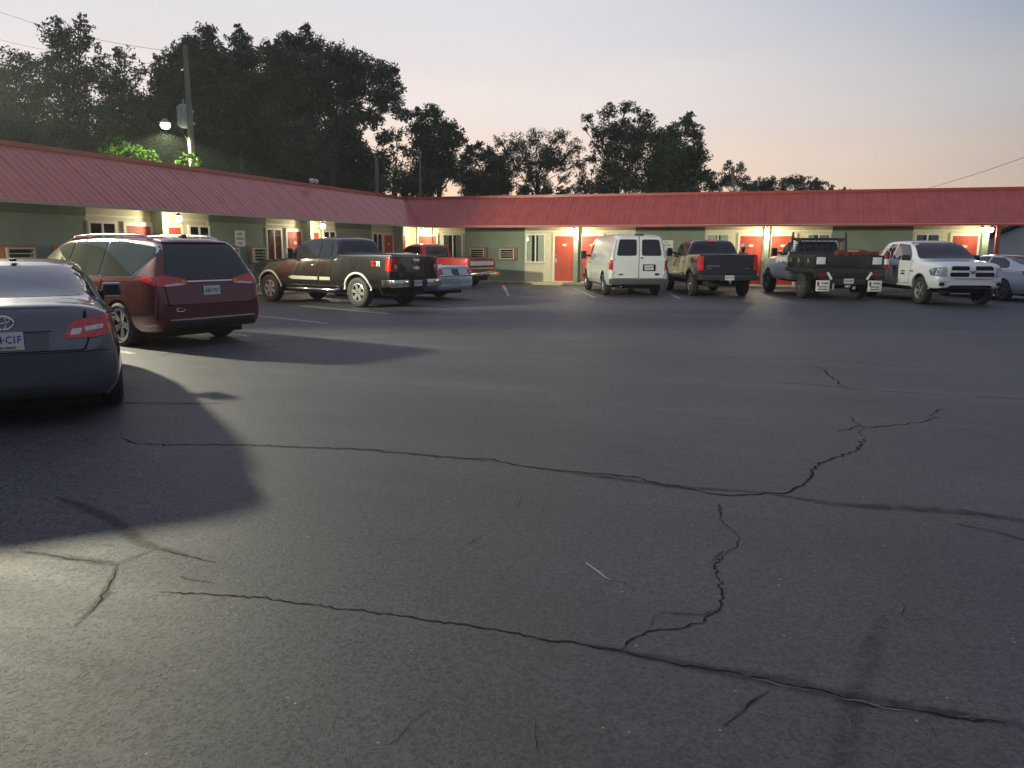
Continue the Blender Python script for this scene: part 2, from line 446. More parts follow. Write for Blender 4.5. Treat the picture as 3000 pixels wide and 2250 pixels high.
WHEELS = {}
def wheel_meshes(R, Wd, rr, style, rim):
    b = bmesh.new(); h = Wd/2
    prof = [(rr-.01, h*.55), (rr+.005, h*.82), (rr+(R-rr)*.45, h*1.0), (R-.035, h*.93), (R-.012, h*.80), (R, h*.55), (R, -h*.55), (R-.012, -h*.80), (R-.04, -h*.95), (rr+.01, -h*.8), (rr-.01, -h*.5), (rr-.02, 0), (rr-.01, h*.55)]
    lathe(b, prof, 36)
    # tread grooves
    bmesh.ops.recalc_face_normals(b, faces=b.faces)
    o = finish(b, 'tyre_mesh', M_tyre, None, 35); tm = o.data; bpy.data.objects.remove(o)
    b = bmesh.new(); y0 = h*.62
    lathe(b, [(rr+.004, y0+.02), (rr-.012, y0+.025), (rr-.03, y0-.01), (rr-.045, -h*.5), (.02, -h*.5)], 32, mi=0)
    for f in b.faces:
        c = f.calc_center_median()
        if c.y < y0-.02: f.material_index = 1
    lathe(b, [(.001, y0+.005), (.055, y0+.005), (.075, y0-.02), (.08, y0-.06)], 20, mi=0)
    n = {'split5': 5, 'five': 5, 'six': 6, 'ten': 10, 'steel': 8}[style]
    def spoke(a, w0, w1, r0, r1, ya, yb, t=.035):
        d = Vector((cos(a), 0, sin(a))); s_ = Vector((-sin(a), 0, cos(a)))
        q = []
        for r_, w_, yy in ((r0, w0, ya), (r1, w1, yb)):
            for sw in (-1, 1):
                for yy2 in (yy, yy-t): q.append(b.verts.new(d*r_+s_*w_*sw*.5+Vector((0, yy2, 0))))
        for f in ((0, 1, 3, 2), (4, 6, 7, 5), (0, 4, 5, 1), (2, 3, 7, 6), (0, 2, 6, 4), (1, 5, 7, 3)): b.faces.new([q[i] for i in f])
    for k in range(n):
        a = 2*pi*k/n
        if style == 'split5':
            for da in (-.17, .17): spoke(a+da*.6, .035, .05, .05, rr-.02, y0-.005, y0+.01) if False else spoke(a+da, .045, .045, .05, rr-.015, y0-.01, y0+.012)
        elif style == 'five': spoke(a, .07, .12, .04, rr-.015, y0-.01, y0+.012)
        elif style == 'six': spoke(a, .085, .10, .04, rr-.015, y0-.0, y0+.008)
        elif style == 'ten': spoke(a, .03, .04, .04, rr-.015, y0-.01, y0+.01)
        else: spoke(a, .09, .12, .04, rr-.02, y0-.03, y0-.05)
    for k in range(6):
        a = 2*pi*k/6+.3; lathe(b, [(.001, y0+.014), (.011, y0+.014), (.011, y0)], 6, 1, 'Y', (.055*cos(a)*.75, 0, .055*sin(a)*.75))
    bmesh.ops.recalc_face_normals(b, faces=b.faces)
    o = finish(b, 'rim_mesh', [rim, M_well], None, 30); rm = o.data; bpy.data.objects.remove(o)
    return tm, rm

# ------------------------------------------------------------------ ground
def ground_mat(name='asphalt'):
    m = bpy.data.materials.new(name); m.use_nodes = True; nt = m.node_tree; N = nt.nodes.new; L = nt.links.new
    b = nt.nodes['Principled BSDF']; tc = N('ShaderNodeTexCoord')
    def noise_(scale, detail=6, rough=.55, st=(1, 1, 1)):
        mp = N('ShaderNodeMapping'); mp.inputs['Scale'].default_value = st; L(tc.outputs['Object'], mp.inputs[0])
        n = N('ShaderNodeTexNoise'); n.inputs['Scale'].default_value = scale; n.inputs['Detail'].default_value = detail; n.inputs['Roughness'].default_value = rough
        L(mp.outputs[0], n.inputs['Vector']); return n
    def ramp(src, p0, c0, p1, c1):
        r = N('ShaderNodeValToRGB'); e = r.color_ramp.elements
        e[0].position = p0; e[1].position = p1; e[0].color = (*c0, 1) if len(c0) == 3 else c0; e[1].color = (*c1, 1)
        L(src, r.inputs[0]); return r
    def mul(a, bb, f=1.0):
        x = N('ShaderNodeMix'); x.data_type = 'RGBA'; x.blend_type = 'MULTIPLY'; x.inputs['Factor'].default_value = f
        L(a, x.inputs['A']); L(bb, x.inputs['B']); return x
    big = noise_(.22, 5, .6, (1, 2.2, 1)); base = ramp(big.outputs[0], .3, (.047, .0445, .0495), .72, (.076, .0725, .0795))
    sc = noise_(1.1, 6, .65, (.5, 2.4, 1)); r2 = ramp(sc.outputs[0], .30, (.86, .86, .86), .72, (1.12, 1.12, 1.13)); r2.color_ramp.elements[1].color = (1.12, 1.12, 1.13, 1)
    c = mul(base.outputs[0], r2.outputs[0])
    # dusty worn tracks
    tr = noise_(.5, 4, .5, (.25, 1.6, 1)); r3 = ramp(tr.outputs[0], .58, (0, 0, 0), .75, (.030, .028, .027))
    ad = N('ShaderNodeMix'); ad.data_type = 'RGBA'; ad.blend_type = 'ADD'; ad.inputs['Factor'].default_value = 1
    L(c.outputs['Result'], ad.inputs['A']); L(r3.outputs[0], ad.inputs['B'])
    fine = noise_(160, 3, .7); r4 = ramp(fine.outputs[0], .35, (.72, .72, .72), .7, (1.25, 1.25, 1.25)); r4.color_ramp.elements[1].color = (1.28, 1.28, 1.28, 1)
    c2 = mul(ad.outputs['Result'], r4.outputs[0])
    # open pitted texture, strongest towards the left foreground
    sep = N('ShaderNodeSeparateXYZ'); L(tc.outputs['Object'], sep.inputs[0])
    ma = N('ShaderNodeMath'); ma.operation = 'MULTIPLY_ADD'; L(sep.outputs[0], ma.inputs[0]); ma.inputs[1].default_value = -.30; ma.inputs[2].default_value = .05
    mb = N('ShaderNodeMath'); mb.operation = 'MULTIPLY_ADD'; L(sep.outputs[1], mb.inputs[0]); mb.inputs[1].default_value = -.38; L(ma.outputs[0], mb.inputs[2])
    mc = N('ShaderNodeMath'); mc.operation = 'ADD'; L(mb.outputs[0], mc.inputs[0]); mc.inputs[1].default_value = .95
    bn = noise_(.9, 4); md = N('ShaderNodeMath'); md.operation = 'ADD'; L(mc.outputs[0], md.inputs[0])
    bb = N('ShaderNodeMapRange'); L(bn.outputs[0], bb.inputs[0]); bb.inputs[3].default_value = -.6; bb.inputs[4].default_value = .6
    L(bb.outputs[0], md.inputs[1]); md.use_clamp = True
    def voro(scale, rnd=1.0, warp=.0):
        v = N('ShaderNodeTexVoronoi'); v.inputs['Scale'].default_value = scale; v.inputs['Randomness'].default_value = rnd
        w = N('ShaderNodeTexNoise'); w.inputs['Scale'].default_value = scale*.9; w.inputs['Detail'].default_value = 3; L(tc.outputs['Object'], w.inputs['Vector'])
        wa = N('ShaderNodeVectorMath'); wa.operation = 'SCALE'; wa.inputs['Scale'].default_value = 1.4/scale; L(w.outputs['Color'], wa.inputs[0])
        wb = N('ShaderNodeVectorMath'); wb.operation = 'ADD'; L(tc.outputs['Object'], wb.inputs[0]); L(wa.outputs[0], wb.inputs[1]); L(wb.outputs[0], v.inputs['Vector']); return v
    v1 = voro(80); v2 = voro(44); pit = noise_(60, 3, .6); pit2 = noise_(24, 8, .8)
    s1 = N('ShaderNodeSeparateColor'); L(v1.outputs['Color'], s1.inputs[0])
    stone = ramp(s1.outputs[0], 0.0, (.55, .55, .55), 1.0, (1.30, 1.30, 1.30)); stone.color_ramp.elements[1].color = (1.5, 1.5, 1.5, 1)
    s2 = N('ShaderNodeSeparateColor'); L(v2.outputs['Color'], s2.inputs[0])
    th = N('ShaderNodeMath'); th.operation = 'MULTIPLY'; L(s2.outputs[1], th.inputs[0]); th.inputs[1].default_value = .58
    pd = N('ShaderNodeMath'); pd.operation = 'SUBTRACT'; L(v2.outputs['Distance'], pd.inputs[0]); L(th.outputs[0], pd.inputs[1])
    pr = ramp(pd.outputs[0], -.04, (.08, .08, .08), .05, (1, 1, 1)); pr.color_ramp.elements[0].position = 0.0
    pr2 = ramp(pit2.outputs[0], .36, (.30, .30, .30), .44, (1, 1, 1))
    pm = mul(pr.outputs[0], pr2.outputs[0])
    mx = N('ShaderNodeMix'); mx.data_type = 'RGBA'; L(md.outputs[0], mx.inputs['Factor']); mx.inputs['A'].default_value = (1, 1, 1, 1); L(pm.outputs['Result'], mx.inputs['B'])
    sp = ramp(pit2.outputs[0], .30, (.45, .45, .45), .35, (1, 1, 1))
    c2b = mul(c2.outputs['Result'], stone.outputs[0], .85); c3 = mul(c2b.outputs['Result'], mx.outputs['Result']); c3b = mul(c3.outputs['Result'], sp.outputs[0])
    # pale stone chips
    vo = N('ShaderNodeTexVoronoi'); vo.inputs['Scale'].default_value = 14; L(tc.outputs['Object'], vo.inputs['Vector'])
    wn = N('ShaderNodeTexWhiteNoise'); L(vo.outputs['Color'], wn.inputs['Vector'])
    g1 = N('ShaderNodeMath'); g1.operation = 'GREATER_THAN'; L(wn.outputs[0], g1.inputs[0]); g1.inputs[1].default_value = .86
    sz = N('ShaderNodeMath'); sz.operation = 'MULTIPLY'; L(wn.outputs[0], sz.inputs[0]); sz.inputs[1].default_value = .085
    g2 = N('ShaderNodeMath'); g2.operation = 'LESS_THAN'; L(vo.outputs['Distance'], g2.inputs[0]); L(sz.outputs[0], g2.inputs[1])
    g3 = N('ShaderNodeMath'); g3.operation = 'MULTIPLY'; L(g1.outputs[0], g3.inputs[0]); L(g2.outputs[0], g3.inputs[1])
    mz = N('ShaderNodeMix'); mz.data_type = 'RGBA'; L(g3.outputs[0], mz.inputs['Factor']); L(c3b.outputs['Result'], mz.inputs['A']); mz.inputs['B'].default_value = (.26, .255, .24, 1)
    L(mz.outputs['Result'], b.inputs['Base Color'])
    # roughness, sheen of sealed patches
    rr = N('ShaderNodeMapRange'); L(sc.outputs[0], rr.inputs[0]); rr.inputs[3].default_value = .50; rr.inputs[4].default_value = .74
    L(rr.outputs[0], b.inputs['Roughness']); b.inputs['Specular IOR Level'].default_value = .5
    # relief
    h1 = N('ShaderNodeMath'); h1.operation = 'MULTIPLY'; L(mx.outputs['Result'], h1.inputs[0]); h1.inputs[1].default_value = .45
    h2 = N('ShaderNodeMath'); h2.operation = 'MULTIPLY_ADD'; L(fine.outputs[0], h2.inputs[0]); h2.inputs[1].default_value = .35; L(h1.outputs[0], h2.inputs[2])
    h3 = N('ShaderNodeMath'); h3.operation = 'MULTIPLY_ADD'; L(pit2.outputs[0], h3.inputs[0]); h3.inputs[1].default_value = .5; L(h2.outputs[0], h3.inputs[2])
    bp = N('ShaderNodeBump'); bp.inputs['Strength'].default_value = .8; bp.inputs['Distance'].default_value = .008; L(h3.outputs[0], bp.inputs['Height'])
    L(bp.outputs[0], b.inputs['Normal'])
    return m

def sheet(name, x0, x1, y0, y1, z, m, n=1):
    b = bmesh.new()
    g = [[b.verts.new((x0+(x1-x0)*i/n, y0+(y1-y0)*j/n, z)) for j in range(n+1)] for i in range(n+1)]
    for i in range(n):
        for j in range(n): b.faces.new((g[i][j], g[i+1][j], g[i+1][j+1], g[i][j+1]))
    return tag(finish(b, name, m), kind='structure')

M_grass = mat('rough_grass', (.035, .05, .02), .9, var=.4, scale=3, bump=.5, bscale=30)
sheet('ground', -600, 600, -600, 600, -.012, M_grass)
LOT = sheet('parking_lot', -60, 60, -45, 60, 0, ground_mat())
M_walk = mat('concrete', (.30, .27, .22), .85, var=.18, scale=5, bump=.3, bscale=90)

# painted lines, cracks and sealant laid on the lot
def soft_mat(name, col, soft=True, a=1.0, rough=.8, lo=.45):
    m = bpy.data.materials.new(name); m.use_nodes = True; nt = m.node_tree; N = nt.nodes.new; L = nt.links.new
    b = nt.nodes['Principled BSDF']; b.inputs['Base Color'].default_value = (*col, 1); b.inputs['Roughness'].default_value = rough
    b.inputs['Specular IOR Level'].default_value = .3
    tc = N('ShaderNodeTexCoord'); uv = N('ShaderNodeSeparateXYZ'); L(tc.outputs['UV'], uv.inputs[0])
    nz = N('ShaderNodeTexNoise'); nz.inputs['Scale'].default_value = 9; nz.inputs['Detail'].default_value = 6; L(tc.outputs['Object'], nz.inputs['Vector'])
    # distance from the middle of the strip
    s1 = N('ShaderNodeMath'); s1.operation = 'SUBTRACT'; L(uv.outputs[1], s1.inputs[0]); s1.inputs[1].default_value = .5
    s2 = N('ShaderNodeMath'); s2.operation = 'ABSOLUTE'; L(s1.outputs[0], s2.inputs[0])
    mr = N('ShaderNodeMapRange'); mr.interpolation_type = 'SMOOTHSTEP'; L(s2.outputs[0], mr.inputs[0])
    mr.inputs[1].default_value = .5 if soft else .5; mr.inputs[2].default_value = .1 if soft else .45; mr.inputs[3].default_value = 0; mr.inputs[4].default_value = a
    n2 = N('ShaderNodeMapRange'); L(nz.outputs[0], n2.inputs[0]); n2.inputs[1].default_value = .3; n2.inputs[2].default_value = .6; n2.inputs[3].default_value = lo; n2.inputs[4].default_value = 1
    mu = N('ShaderNodeMath'); mu.operation = 'MULTIPLY'; L(mr.outputs[0], mu.inputs[0]); L(n2.outputs[0], mu.inputs[1])
    L(mu.outputs[0], b.inputs['Alpha']); return m

def strip(bm, uvl, pts, w, z, step=.12, jit=.0, taper=True, seed=0):
    rnd = random.Random(seed); P = [Vector((p.x, p.y, z)) for p in pts]
    Q = [P[0]]
    for a, b in zip(P, P[1:]):
        n = max(1, int((b-a).length/step)); d = (b-a); pr = Vector((-d.y, d.x, 0)).normalized()
        for k in range(1, n+1):
            q = a+d*k/n
            if k < n: q += pr*rnd.gauss(0, jit)
            Q.append(q)
    L_ = []; n = len(Q)
    for i, q in enumerate(Q):
        d = (Q[min(i+1, n-1)]-Q[max(i-1, 0)]).normalized(); pr = Vector((-d.y, d.x, 0))
        ww = w*(rnd.uniform(.45, 1.35) if jit else 1)
        if taper: ww *= min(1, .25+min(i, n-1-i)/4)
        L_.append((bm.verts.new(q+pr*ww/2), bm.verts.new(q-pr*ww/2)))
    for i in range(n-1):
        f = bm.faces.new((L_[i][0], L_[i][1], L_[i+1][1], L_[i+1][0]))
        for lp, uvv in zip(f.loops, ((i/n, 1), (i/n, 0), ((i+1)/n, 0), ((i+1)/n, 1))): lp[uvl].uv = uvv
        if f.normal.z < 0: f.normal_flip()

def AL(l): return [gnd(x*.7233, 1050+y*.7233) for x, y in l]
def AR(l): return [gnd(1500+x*.7233, 1050+y*.7233) for x, y in l]
CR1 = AL([(490, 320), (550, 347), (700, 350), (985, 350), (1200, 358), (1400, 365), (1600, 382), (1800, 400), (2000, 410), (2074, 430)]) + \
    AR([(60, 440), (250, 460), (400, 470), (530, 487), (600, 510), (700, 525), (800, 548), (900, 555), (1100, 548), (1160, 520), (1210, 485), (1215, 460), (1240, 425), (1300, 405), (1390, 378), (1435, 325)])
CR2 = AL([(640, 945), (900, 960), (1030, 965), (1150, 985), (1400, 1015), (1600, 1040), (1750, 1065), (1900, 1080), (2074, 1112)]) + \
    AR([(130, 1140), (300, 1160), (440, 1185), (520, 1210), (750, 1250), (920, 1275), (1100, 1320), (1260, 1345), (1350, 1380), (1500, 1410), (1650, 1430), (1780, 1455), (1900, 1465), (2000, 1475)])
CR3 = AR([(440, 1180), (480, 1140), (550, 1105), (680, 1095), (780, 1060), (840, 1020), (850, 960), (840, 900), (820, 840), (860, 800)])
CR4 = AR([(860, 800), (915, 760), (915, 720), (840, 650), (840, 590)])
def strips(name, items, m, z):
    b = bmesh.new(); uvl = b.loops.layers.uv.new('UVMap')
    for i, (pts, w, jit, step) in enumerate(items): strip(b, uvl, pts, w, z, step, jit, seed=i)
    o = finish(b, name, m, LOT); return o
strips('sealant_band', [
    (AR([(250, 1150), (440, 1185), (750, 1250), (1100, 1310), (1350, 1375), (1700, 1430), (2074, 1490), (2400, 1540)]), .13, 0, .2),
    (AL([(230, 560), (430, 640), (580, 750), (640, 770), (760, 800)]), .13, 0, .1), (AL([(80, 780), (400, 825), (470, 835), (640, 770)]), .10, 0, .1),
    (AL([(480, 830), (430, 950), (300, 1090)]), .08, 0, .1), (AR([(1050, 550), (1300, 590), (1800, 620), (2300, 690)]), .25, 0, .3),
    (AR([(840, 590), (845, 640)]), .09, 0, .1), (AR([(860, 780), (800, 830)]), .08, 0, .1), (AR([(590, 1030), (780, 1040), (840, 1010)]), .07, 0, .1),
    (AR([(1800, 670), (1950, 700), (2150, 760)]), .16, 0, .2), (AL([(470, 180), (900, 185)]), .35, 0, .3), (AR([(860, 1490), (960, 1400), (1040, 1350)]), .05, 0, .1),
    (AL([(900, 350), (1500, 370), (2074, 425)]), .09, 0, .2), (AR([(0, 430), (700, 525), (1100, 548)]), .12, 0, .2),
], soft_mat('sealant', (.018, .017, .018), True, .50, .7, .30), .0014)
rc = random.Random(77); HAIR = []
for k in range(15):
    px, py = rc.uniform(100, 2950), rc.uniform(960, 2200); p = gnd(px, py); d = p.length
    a = rc.uniform(0, 6.28); L_ = rc.uniform(.08, .25)*max(.5, d/5); q = [p]
    for j in range(rc.randint(3, 6)):
        a += rc.gauss(0, .5); q.append(q[-1]+Vector((cos(a), sin(a), 0))*L_/3)
    HAIR.append((q, rc.uniform(.003, .006)*max(1, d/6), .008*max(1, d/6), .03*max(1, d/5)))
strips('crack', HAIR + [(CR1, .022, .013, .05), (CR2, .011, .007, .025), (CR3, .011, .0055, .022), (CR4, .006, .01, .04),
    (AR([(550, 1105), (570, 1060), (580, 1030)]), .006, .006, .04),
    (AR([(1320, 300), (1400, 275), (1500, 275), (1600, 268), (1690, 250), (1720, 215), (1750, 200)]), .022, .02, .08),
    (AR([(1330, 220), (1380, 245), (1410, 275), (1415, 310), (1435, 325)]), .012, .02, .08), (AR([(1200, 25), (1250, 40), (1300, 80), (1360, 120)]), .022, .02, .1),
    (AR([(860, 95), (990, 97), (1200, 105), (1400, 125), (1700, 145), (2074, 165), (2300, 180)]), .016, .02, .15), (AR([(700, 0), (1060, 0), (1300, 10), (1700, 40), (2074, 60)]), .015, .02, .2),
    (AR([(850, 1490), (900, 1460), (960, 1400), (1040, 1350)]), .006, .004, .04), (AR([(1800, 280), (1900, 300), (1970, 330)]), .01, .02, .1),
    (AL([(720, 880), (800, 900), (880, 915)]), .008, .008, .04), (AL([(640, 770), (750, 800), (880, 830)]), .008, .006, .04), (AL([(480, 850), (440, 930), (360, 1040)]), .008, .006, .04),
    (AL([(100, 780), (300, 815), (430, 830)]), .006, .006, .04), (AL([(490, 120), (560, 122)]), .02, .01, .1), (AR([(95, 1460), (90, 1520), (110, 1600)]), .004, .004, .03),
    (AL([(560, 10), (700, -20), (1000, -50), (1400, -40), (1700, -30)]), .014, .02, .2),
], soft_mat('crack_dark', (.004, .004, .004), False, 1.0, .95, .8), .0018)
strips('oil_stain', [(AR([(1510, 1040), (1450, 1180), (1400, 1330), (1350, 1540), (1290, 1850)]), .13, 0, .05)], soft_mat('oil', (.020, .019, .020), True, .22, .75, .1), .0012)
strips('worn_streak', [(AL([(1500, 140), (1700, 150), (1950, 175), (2250, 200)]), .55, 0, .3), (AR([(420, 200), (700, 225), (1050, 260)]), .45, 0, .3), (AL([(1850, -10), (2100, -30), (2500, -20)]), .8, 0, .4),
    (AR([(0, 130), (150, 150)]), .6, 0, .3), (AL([(900, -60), (1500, -90), (2074, -120)]), 1.0, 0, .4), (AR([(60, -60), (500, -80), (900, -70)]), .9, 0, .4)],
    soft_mat('dust', (.20, .19, .18), True, .38, .85, .0), .001)
strips('crack_grit', [(AR([(920, 1288), (1030, 1305), (1100, 1328), (1260, 1352)]), .006, .003, .03), (AR([(1290, 1362), (1350, 1384), (1430, 1392), (1500, 1416), (1560, 1425), (1650, 1436)]), .009, .003, .03),
    (AR([(1800, 1456), (1850, 1450), (1900, 1462)]), .006, .003, .03), (AR([(1350, 1440), (1370, 1480), (1355, 1510)]), .006, .005, .03), (AR([(440, 1168), (455, 1150), (470, 1135)]), .012, .006, .02),
    (AR([(760, 1258), (800, 1280)]), .005, .002, .03)], soft_mat('grit', (.25, .23, .20), False, .9), .0022)
b = bmesh.new(); uvl = b.loops.layers.uv.new('UVMap')
LM = soft_mat('line_paint', (.48, .48, .48), False, .95)
for p0, p1 in [((1474, 835), (1490, 867)), ((1683, 844), (1742, 872)), ((880, 896), (1138, 919)), ((740, 924), (960, 947)), ((640, 972), (729, 985)), ((300, 1020), (389, 1036)),
               ((1960, 858), (1990, 874)), ((2215, 850), (2260, 876))]:
    b = bmesh.new(); uvl = b.loops.layers.uv.new('UVMap')
    strip(b, uvl, [gnd(*p0), gnd(*p1)], .12, .0016, .3, 0, False)
    finish(b, 'painted_line', LM, LOT)
b = bmesh.new(); p = AR([(300, 832), (350, 868), (378, 892), (402, 902)])
tube(b, [v+Vector((0, 0, .006)) for v in p], [.003, .0035, .003, .0015], 5)
tag(finish(b, 'twig', mat('dry_twig', (.42, .38, .30), .8)), 'thin pale dry twig lying on the bare asphalt', 'twig')

# ------------------------------------------------------------------ motel
XE, YE, EZ, TZ, INS = -15.24, 33.38, 2.54, 3.99, 1.65
XW, YW = -16.35, 34.5
LY0, RX1 = -14.0, 30.0                 # near end of the left wing, right end of the roof
M_red = mat('red_metal_roof', (.42, .068, .047), .42, metal=.0, coat=.25, var=.17, scale=2.6, stretch=(1, 1, .12), rvar=.06)
M_side = mat('cream_siding', (.60, .56, .40), .6, var=.05, scale=4)
M_trim = mat('cream_trim', (.68, .66, .54), .5, var=.05, scale=8)
M_door = mat('orange_red_door', (.42, .055, .026), .6, var=.06, scale=3)
M_dgreen = mat('dark_green_band', (.07, .095, .072), .7, var=.12, scale=4)
M_soffit = mat('soffit_paint', (.50, .47, .38), .7, var=.08, scale=3)
M_gp = mat('green_post', (.20, .27, .19), .6, var=.08, scale=5)
M_wood = mat('weathered_sleeve', (.28, .13, .07), .7, var=.25, scale=12, stretch=(1, 1, 4))
M_ac = mat('beige_grille', (.46, .42, .31), .5, var=.08, scale=20)
M_flat = mat('flat_roof_membrane', (.18, .17, .16), .9, var=.15, scale=2)
M_winf = mat('vinyl_window_frame', (.66, .66, .60), .4, var=.04)
M_curt = mat('curtain_cloth', (.68, .69, .60), .9, var=.25, scale=10, stretch=(6, 6, .6))
M_dark = mat('dark_room', (.02, .02, .018), .8, var=.4)
M_pane = glass_clear('window_pane_glass', (.92, .95, .92))

def green_mat():
    m = mat('green_block_wall', (.195, .245, .185), .75, var=.10, scale=1.3, bump=.25, bscale=40)
    nt = m.node_tree; N = nt.nodes.new; L = nt.links.new; b = nt.nodes['Principled BSDF']
    src = b.inputs['Base Color'].links[0].from_socket
    tc = N('ShaderNodeTexCoord'); mp = N('ShaderNodeMapping'); mp.inputs['Scale'].default_value = (1.6, 1.6, .9); L(tc.outputs['Object'], mp.inputs[0])
    nz = N('ShaderNodeTexNoise'); nz.inputs['Scale'].default_value = 1.4; nz.inputs['Detail'].default_value = 4; L(mp.outputs[0], nz.inputs['Vector'])
    r = N('ShaderNodeValToRGB'); r.color_ramp.elements[0].position = .60; r.color_ramp.elements[1].position = .74
    r.color_ramp.elements[0].color = (0, 0, 0, 1); r.color_ramp.elements[1].color = (.55, .55, .55, 1); L(nz.outputs[0], r.inputs[0])
    mx = N('ShaderNodeMix'); mx.data_type = 'RGBA'; L(r.outputs[0], mx.inputs['Factor']); L(src, mx.inputs['A']); mx.inputs['B'].default_value = (.22, .27, .20, 1)
    L(mx.outputs['Result'], b.inputs['Base Color'])
    # mortar courses
    br = N('ShaderNodeTexBrick'); br.inputs['Scale'].default_value = 1; br.inputs['Brick Width'].default_value = .4; br.inputs['Row Height'].default_value = .2; br.inputs['Mortar Size'].default_value = .006
    cb = N('ShaderNodeSeparateXYZ'); L(tc.outputs['Object'], cb.inputs[0]); ad = N('ShaderNodeMath'); ad.operation = 'ADD'; L(cb.outputs[0], ad.inputs[0]); L(cb.outputs[1], ad.inputs[1])
    cc = N('ShaderNodeCombineXYZ'); L(ad.outputs[0], cc.inputs[0]); L(cb.outputs[2], cc.inputs[1]); L(cc.outputs[0], br.inputs['Vector'])
    bp = N('ShaderNodeBump'); bp.inputs['Strength'].default_value = .35; bp.inputs['Distance'].default_value = .01; bp.invert = True
    L(br.outputs['Fac'], bp.inputs['Height'])
    old = b.inputs['Normal'].links[0].from_socket; L(old, bp.inputs['Normal']); L(bp.outputs[0], b.inputs['Normal'])
    return m
M_green = green_mat()

MOTEL = empty('motel_building', (0, 0, 0), 0, 'long L-shaped one-storey motel with red metal mansard roof, green and cream walls', 'motel')

class Wing:
    "frame: s runs along the wall, d is distance out of the wall, z up"
    def __init__(s, axis): s.axis = axis
    def P(s, a, d, z): return (XW+d, a, z) if s.axis == 'L' else (a, YW-d, z)
    def box(s, bm, a0, a1, d0, d1, z0, z1, bev=0, mi=0):
        p = s.P(a0, d0, z0); q = s.P(a1, d1, z1)
        bx(bm, min(p[0], q[0]), max(p[0], q[0]), min(p[1], q[1]), max(p[1], q[1]), z0, z1, bev, mi)
    def facing(s): return (1, 0, 0) if s.axis == 'L' else (0, -1, 0)
WL, WB = Wing('L'), Wing('B')

def quad(bm, *p):
    f = bm.faces.new([bm.verts.new(q) for q in p]); return f

def siding(w, a0, a1, z0=.10, z1=2.34):
    b = bmesh.new(); h = .115; z = z0
    w.box(b, a0, a1, -.20, -.005, z0, z1)
    while z < z1-1e-3:
        t = min(z+h, z1)
        quad(b, w.P(a0, .018, z), w.P(a1, .018, z), w.P(a1, .004, t), w.P(a0, .004, t))
        quad(b, w.P(a0, .0, z), w.P(a1, .0, z), w.P(a1, .018, z), w.P(a0, .018, z))
        z = t
    for a in (a0, a1):
        w.box(b, min(a, a+.05*(1 if a == a0 else -1)), max(a, a+.05*(1 if a == a0 else -1)), -.01, .03, z0, z1)
    bmesh.ops.recalc_face_normals(b, faces=[f for f in b.faces if len(f.verts) == 4][:6])
    finish(b, 'wall', M_side, MOTEL)
    b = bmesh.new(); z = 2.385
    w.box(b, a0, a1, -.20, .02, 2.34, 2.385, mi=0)
    finish(b, 'trim_board', M_trim, MOTEL)
    b = bmesh.new()
    w.box(b, a0, a1, -.2, .0, 2.386, 2.56)
    for k in range(2):
        zz = 2.386+k*.085
        quad(b, w.P(a0, .03, zz), w.P(a1, .03, zz), w.P(a1, .012, zz+.085), w.P(a0, .012, zz+.085))
        quad(b, w.P(a0, .0, zz), w.P(a1, .0, zz), w.P(a1, .03, zz), w.P(a0, .03, zz))
    finish(b, 'frieze', M_side, MOTEL)

def greenwall(w, a0, a1, acs=(), zl=.10):
    b = bmesh.new(); w.box(b, a0, a1, -.20, .035, zl, 2.34); finish(b, 'wall', M_green, MOTEL)
    b = bmesh.new(); w.box(b, a0, a1, -.20, .06, 2.34, 2.56); finish(b, 'frieze', M_dgreen, MOTEL)
    for a in acs:
        b = bmesh.new(); x0, x1, z0, z1 = a-.36, a+.36, 1.09, 1.56
        w.box(b, x0-.04, x1+.10, .03, .10, z1, z1+.07); w.box(b, x0-.03, x0, .03, .16, z0, z1); w.box(b, x1, x1+.09, .03, .12, z0-.02, z1); w.box(b, x0-.03, x1+.09, .03, .12, z0-.05, z0)
        s_ = finish(b, 'air_conditioner_sleeve', M_wood, MOTEL)
        b = bmesh.new()
        w.box(b, x0+.01, x0+.05, .03, .24, z0, z1); w.box(b, x1-.05, x1-.01, .03, .24, z0, z1); w.box(b, x0+.05, x1-.05, .03, .24, z0, z0+.05); w.box(b, x0+.05, x1-.05, .03, .24, z1-.04, z1)
        for k in range(1, 4): zz = z0+.05+k*(z1-z0-.09)/4; w.box(b, x0+.05, x1-.05, .20, .235, zz-.012, zz+.012)
        w.box(b, x0+.05, x1-.05, .035, .10, z0+.05, z1-.04, 0, 1)
        finish(b, 'air_conditioner', [M_ac, M_well], s_)

